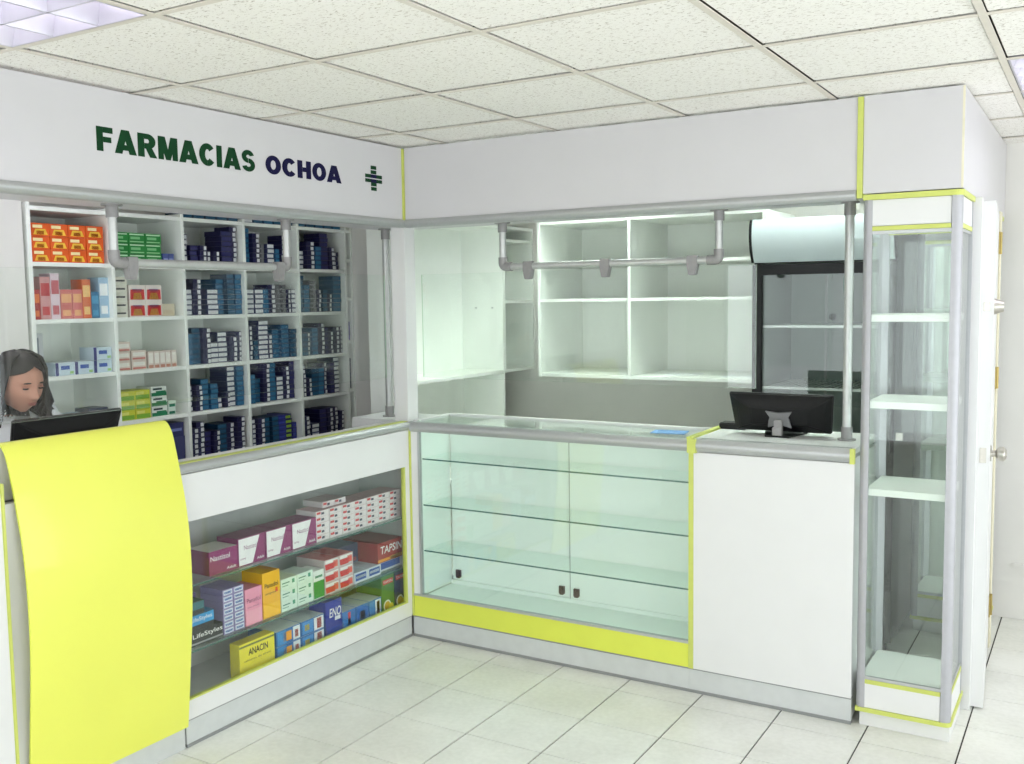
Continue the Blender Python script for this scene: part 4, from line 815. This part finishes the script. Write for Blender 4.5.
    md = o.modifiers.new('r', 'REMESH'); md.mode = 'VOXEL'; md.voxel_size = 0.0042; md.use_smooth_shade = True
    body_o = o
    def child(name, me, label=None, parent=t):
        c = bpy.data.objects.new(name, me); C.objects.link(c); c.parent = parent
        if label: c['label'] = label
        return c
    def blob(name, c, r, m, seg=14):
        bm = bmesh.new(); bmesh.ops.create_uvsphere(bm, u_segments=seg, v_segments=seg, radius=1); bm.transform(Rh @ Matrix.Translation(c) @ Matrix.Diagonal((*r, 1)))
        for f in bm.faces: f.smooth = True
        me = bpy.data.meshes.new(name); bm.to_mesh(me); bm.free(); me.materials.append(m); return child(name, me)
    LIP = mat('lips', (164, 98, 92), 0.4); EYE = mat('eye_dark', (40, 28, 26), 0.2); BROW = mat('brow', (46, 34, 32), 0.8)
    for s in (-1, 1):
        blob('eye', (0.0730, s*0.031, 0.004), (0.006, 0.0130, 0.0046), EYE)
        blob('eyelid', (0.0715, s*0.031, 0.009), (0.0068, 0.0138, 0.0046), mat('eyelid', (166, 112, 96), 0.5))
        blob('eyebrow', (0.0795, s*0.031, 0.027), (0.004, 0.019, 0.0028), BROW)
    blob('lips', (0.0822, 0, -0.0520), (0.006, 0.0195, 0.0030), LIP); blob('lips', (0.0818, 0, -0.0588), (0.006, 0.016, 0.0034), LIP)
    # hair: a shell of strand ribbons over the skull falling to the shoulders
    bm = bmesh.new()
    def strand(pts, rad):
        mb = MB().tube(pts, rad, 7); me = mb.mesh('h', HAIR); bm.from_mesh(me); bpy.data.meshes.remove(me)
    rnd = random.Random(3)
    cap = bmesh.new(); bmesh.ops.create_uvsphere(cap, u_segments=110, v_segments=80, radius=1)
    for v in cap.verts:
        x, y, z = v.co; v.co = (x*0.101-0.010, y*(0.084 if z > 0 else 0.080), z*(0.112 if z > 0 else 0.085)+0.010)
        lim = 0.054 + 0.03*(1-abs(y)*1.6)
        if v.co.x > 0.0 and v.co.z < lim: v.co.x = -v.co.x*0.3
    cm = bpy.data.meshes.new('c'); cap.transform(Rh); cap.to_mesh(cm); cap.free(); bm.from_mesh(cm)
    Rl = Matrix.Translation(HC)
    for k in range(210):
        s = rnd.choice((-1, 1)); a = rnd.uniform(0.0, 1.0)                    # a: from the front temple round to the nape
        ang = math.radians(64+a*116); x0 = math.cos(ang)*0.098-0.008; y0 = s*math.sin(ang)*0.088
        top = Rh @ Vector((x0*0.35, s*0.012+y0*0.25, 0.120)); mid = Rh @ Vector((x0*0.86, y0*0.98, 0.062)); side = Rh @ Vector((x0*0.98, y0*1.12, -0.005))
        ln = rnd.uniform(0.13, 0.20); wv = rnd.uniform(-.024, .024)
        b1 = side+Vector((-.010+wv*.6, s*(0.012+wv*.5), -ln*.35)); b2 = side+Vector((-.018-wv, s*(0.014-wv*.8+rnd.uniform(-.012, .012)), -ln*.72)); b3 = side+Vector((-.02+wv, s*rnd.uniform(-0.01, 0.035), -ln))
        strand([top, top.lerp(mid, .5)+Vector((0, s*.006, .012)), mid, side, b1, b2, b3], [.004, .006, .007, .0075, .0075, .006, .0015])
    me = bpy.data.meshes.new('hair'); bm.to_mesh(me); bm.free(); me.materials.clear(); me.materials.append(HAIR)
    for p in me.polygons: p.use_smooth = True; p.material_index = 0
    child('hair', me, 'dark shoulder-length hair')
    # clothing
    V = [(0, 0, .70), (0, 0, .86), (0, 0, .98), (-.005, 0, 1.10), (0, 0, 1.19), (.008, 0, 1.225)]; E = [(k, k+1) for k in range(5)]; R = [(.175, .135), (.155, .13), (.135, .115), (.15, .12), (.118, .09), (.075, .065)]
    for s in (-1, 1):
        n = len(V); V += [(0, s*.105, 1.20), (-.01, s*.168, 1.187), (.02, s*.202, .97), (.185, s*.155, .98)]; E += [(4, n), (n, n+1), (n+1, n+2), (n+2, n+3)]; R += [.08, .064, .056, .044]
    child('coat', skin('coat', V, E, R, COAT, t), 'white coat')
    V = [(0, 0, .90)]; E = []; R = [(.14, .118)]
    for s in (-1, 1):
        n = len(V); V += [(0, s*.085, .80), (.01, s*.09, .45), (-.01, s*.09, .10)]; E += [(0, n), (n, n+1), (n+1, n+2)]; R += [.096, .07, .06]
    child('trousers', skin('trousers', V, E, R, PANTS, t), 'dark trousers')
    for s in (-1, 1):
        child('shoe', skin('shoe', [(-.045, s*.09, .045), (.02, s*.09, .045), (.10, s*.095, .04), (.155, s*.097, .036)], [(0, 1), (1, 2), (2, 3)], [.043, .046, .042, .034], SHOE, t))
    # collar
    for s in (-1, 1):
        mb = MB(); mb.face([(.0, s*.07, 1.275), (.055, s*.035, 1.255), (.085, s*.02, 1.19), (.075, s*.075, 1.20), (.03, s*.10, 1.245)]); mb.face([(.0, s*.075, 1.27), (.05, s*.04, 1.25), (.08, s*.025, 1.186), (.07, s*.08, 1.195), (.025, s*.105, 1.24)])
        child('collar', mb.mesh('collar', COAT))
    return t
build_person((-0.63, -1.650, 0), math.radians(4))
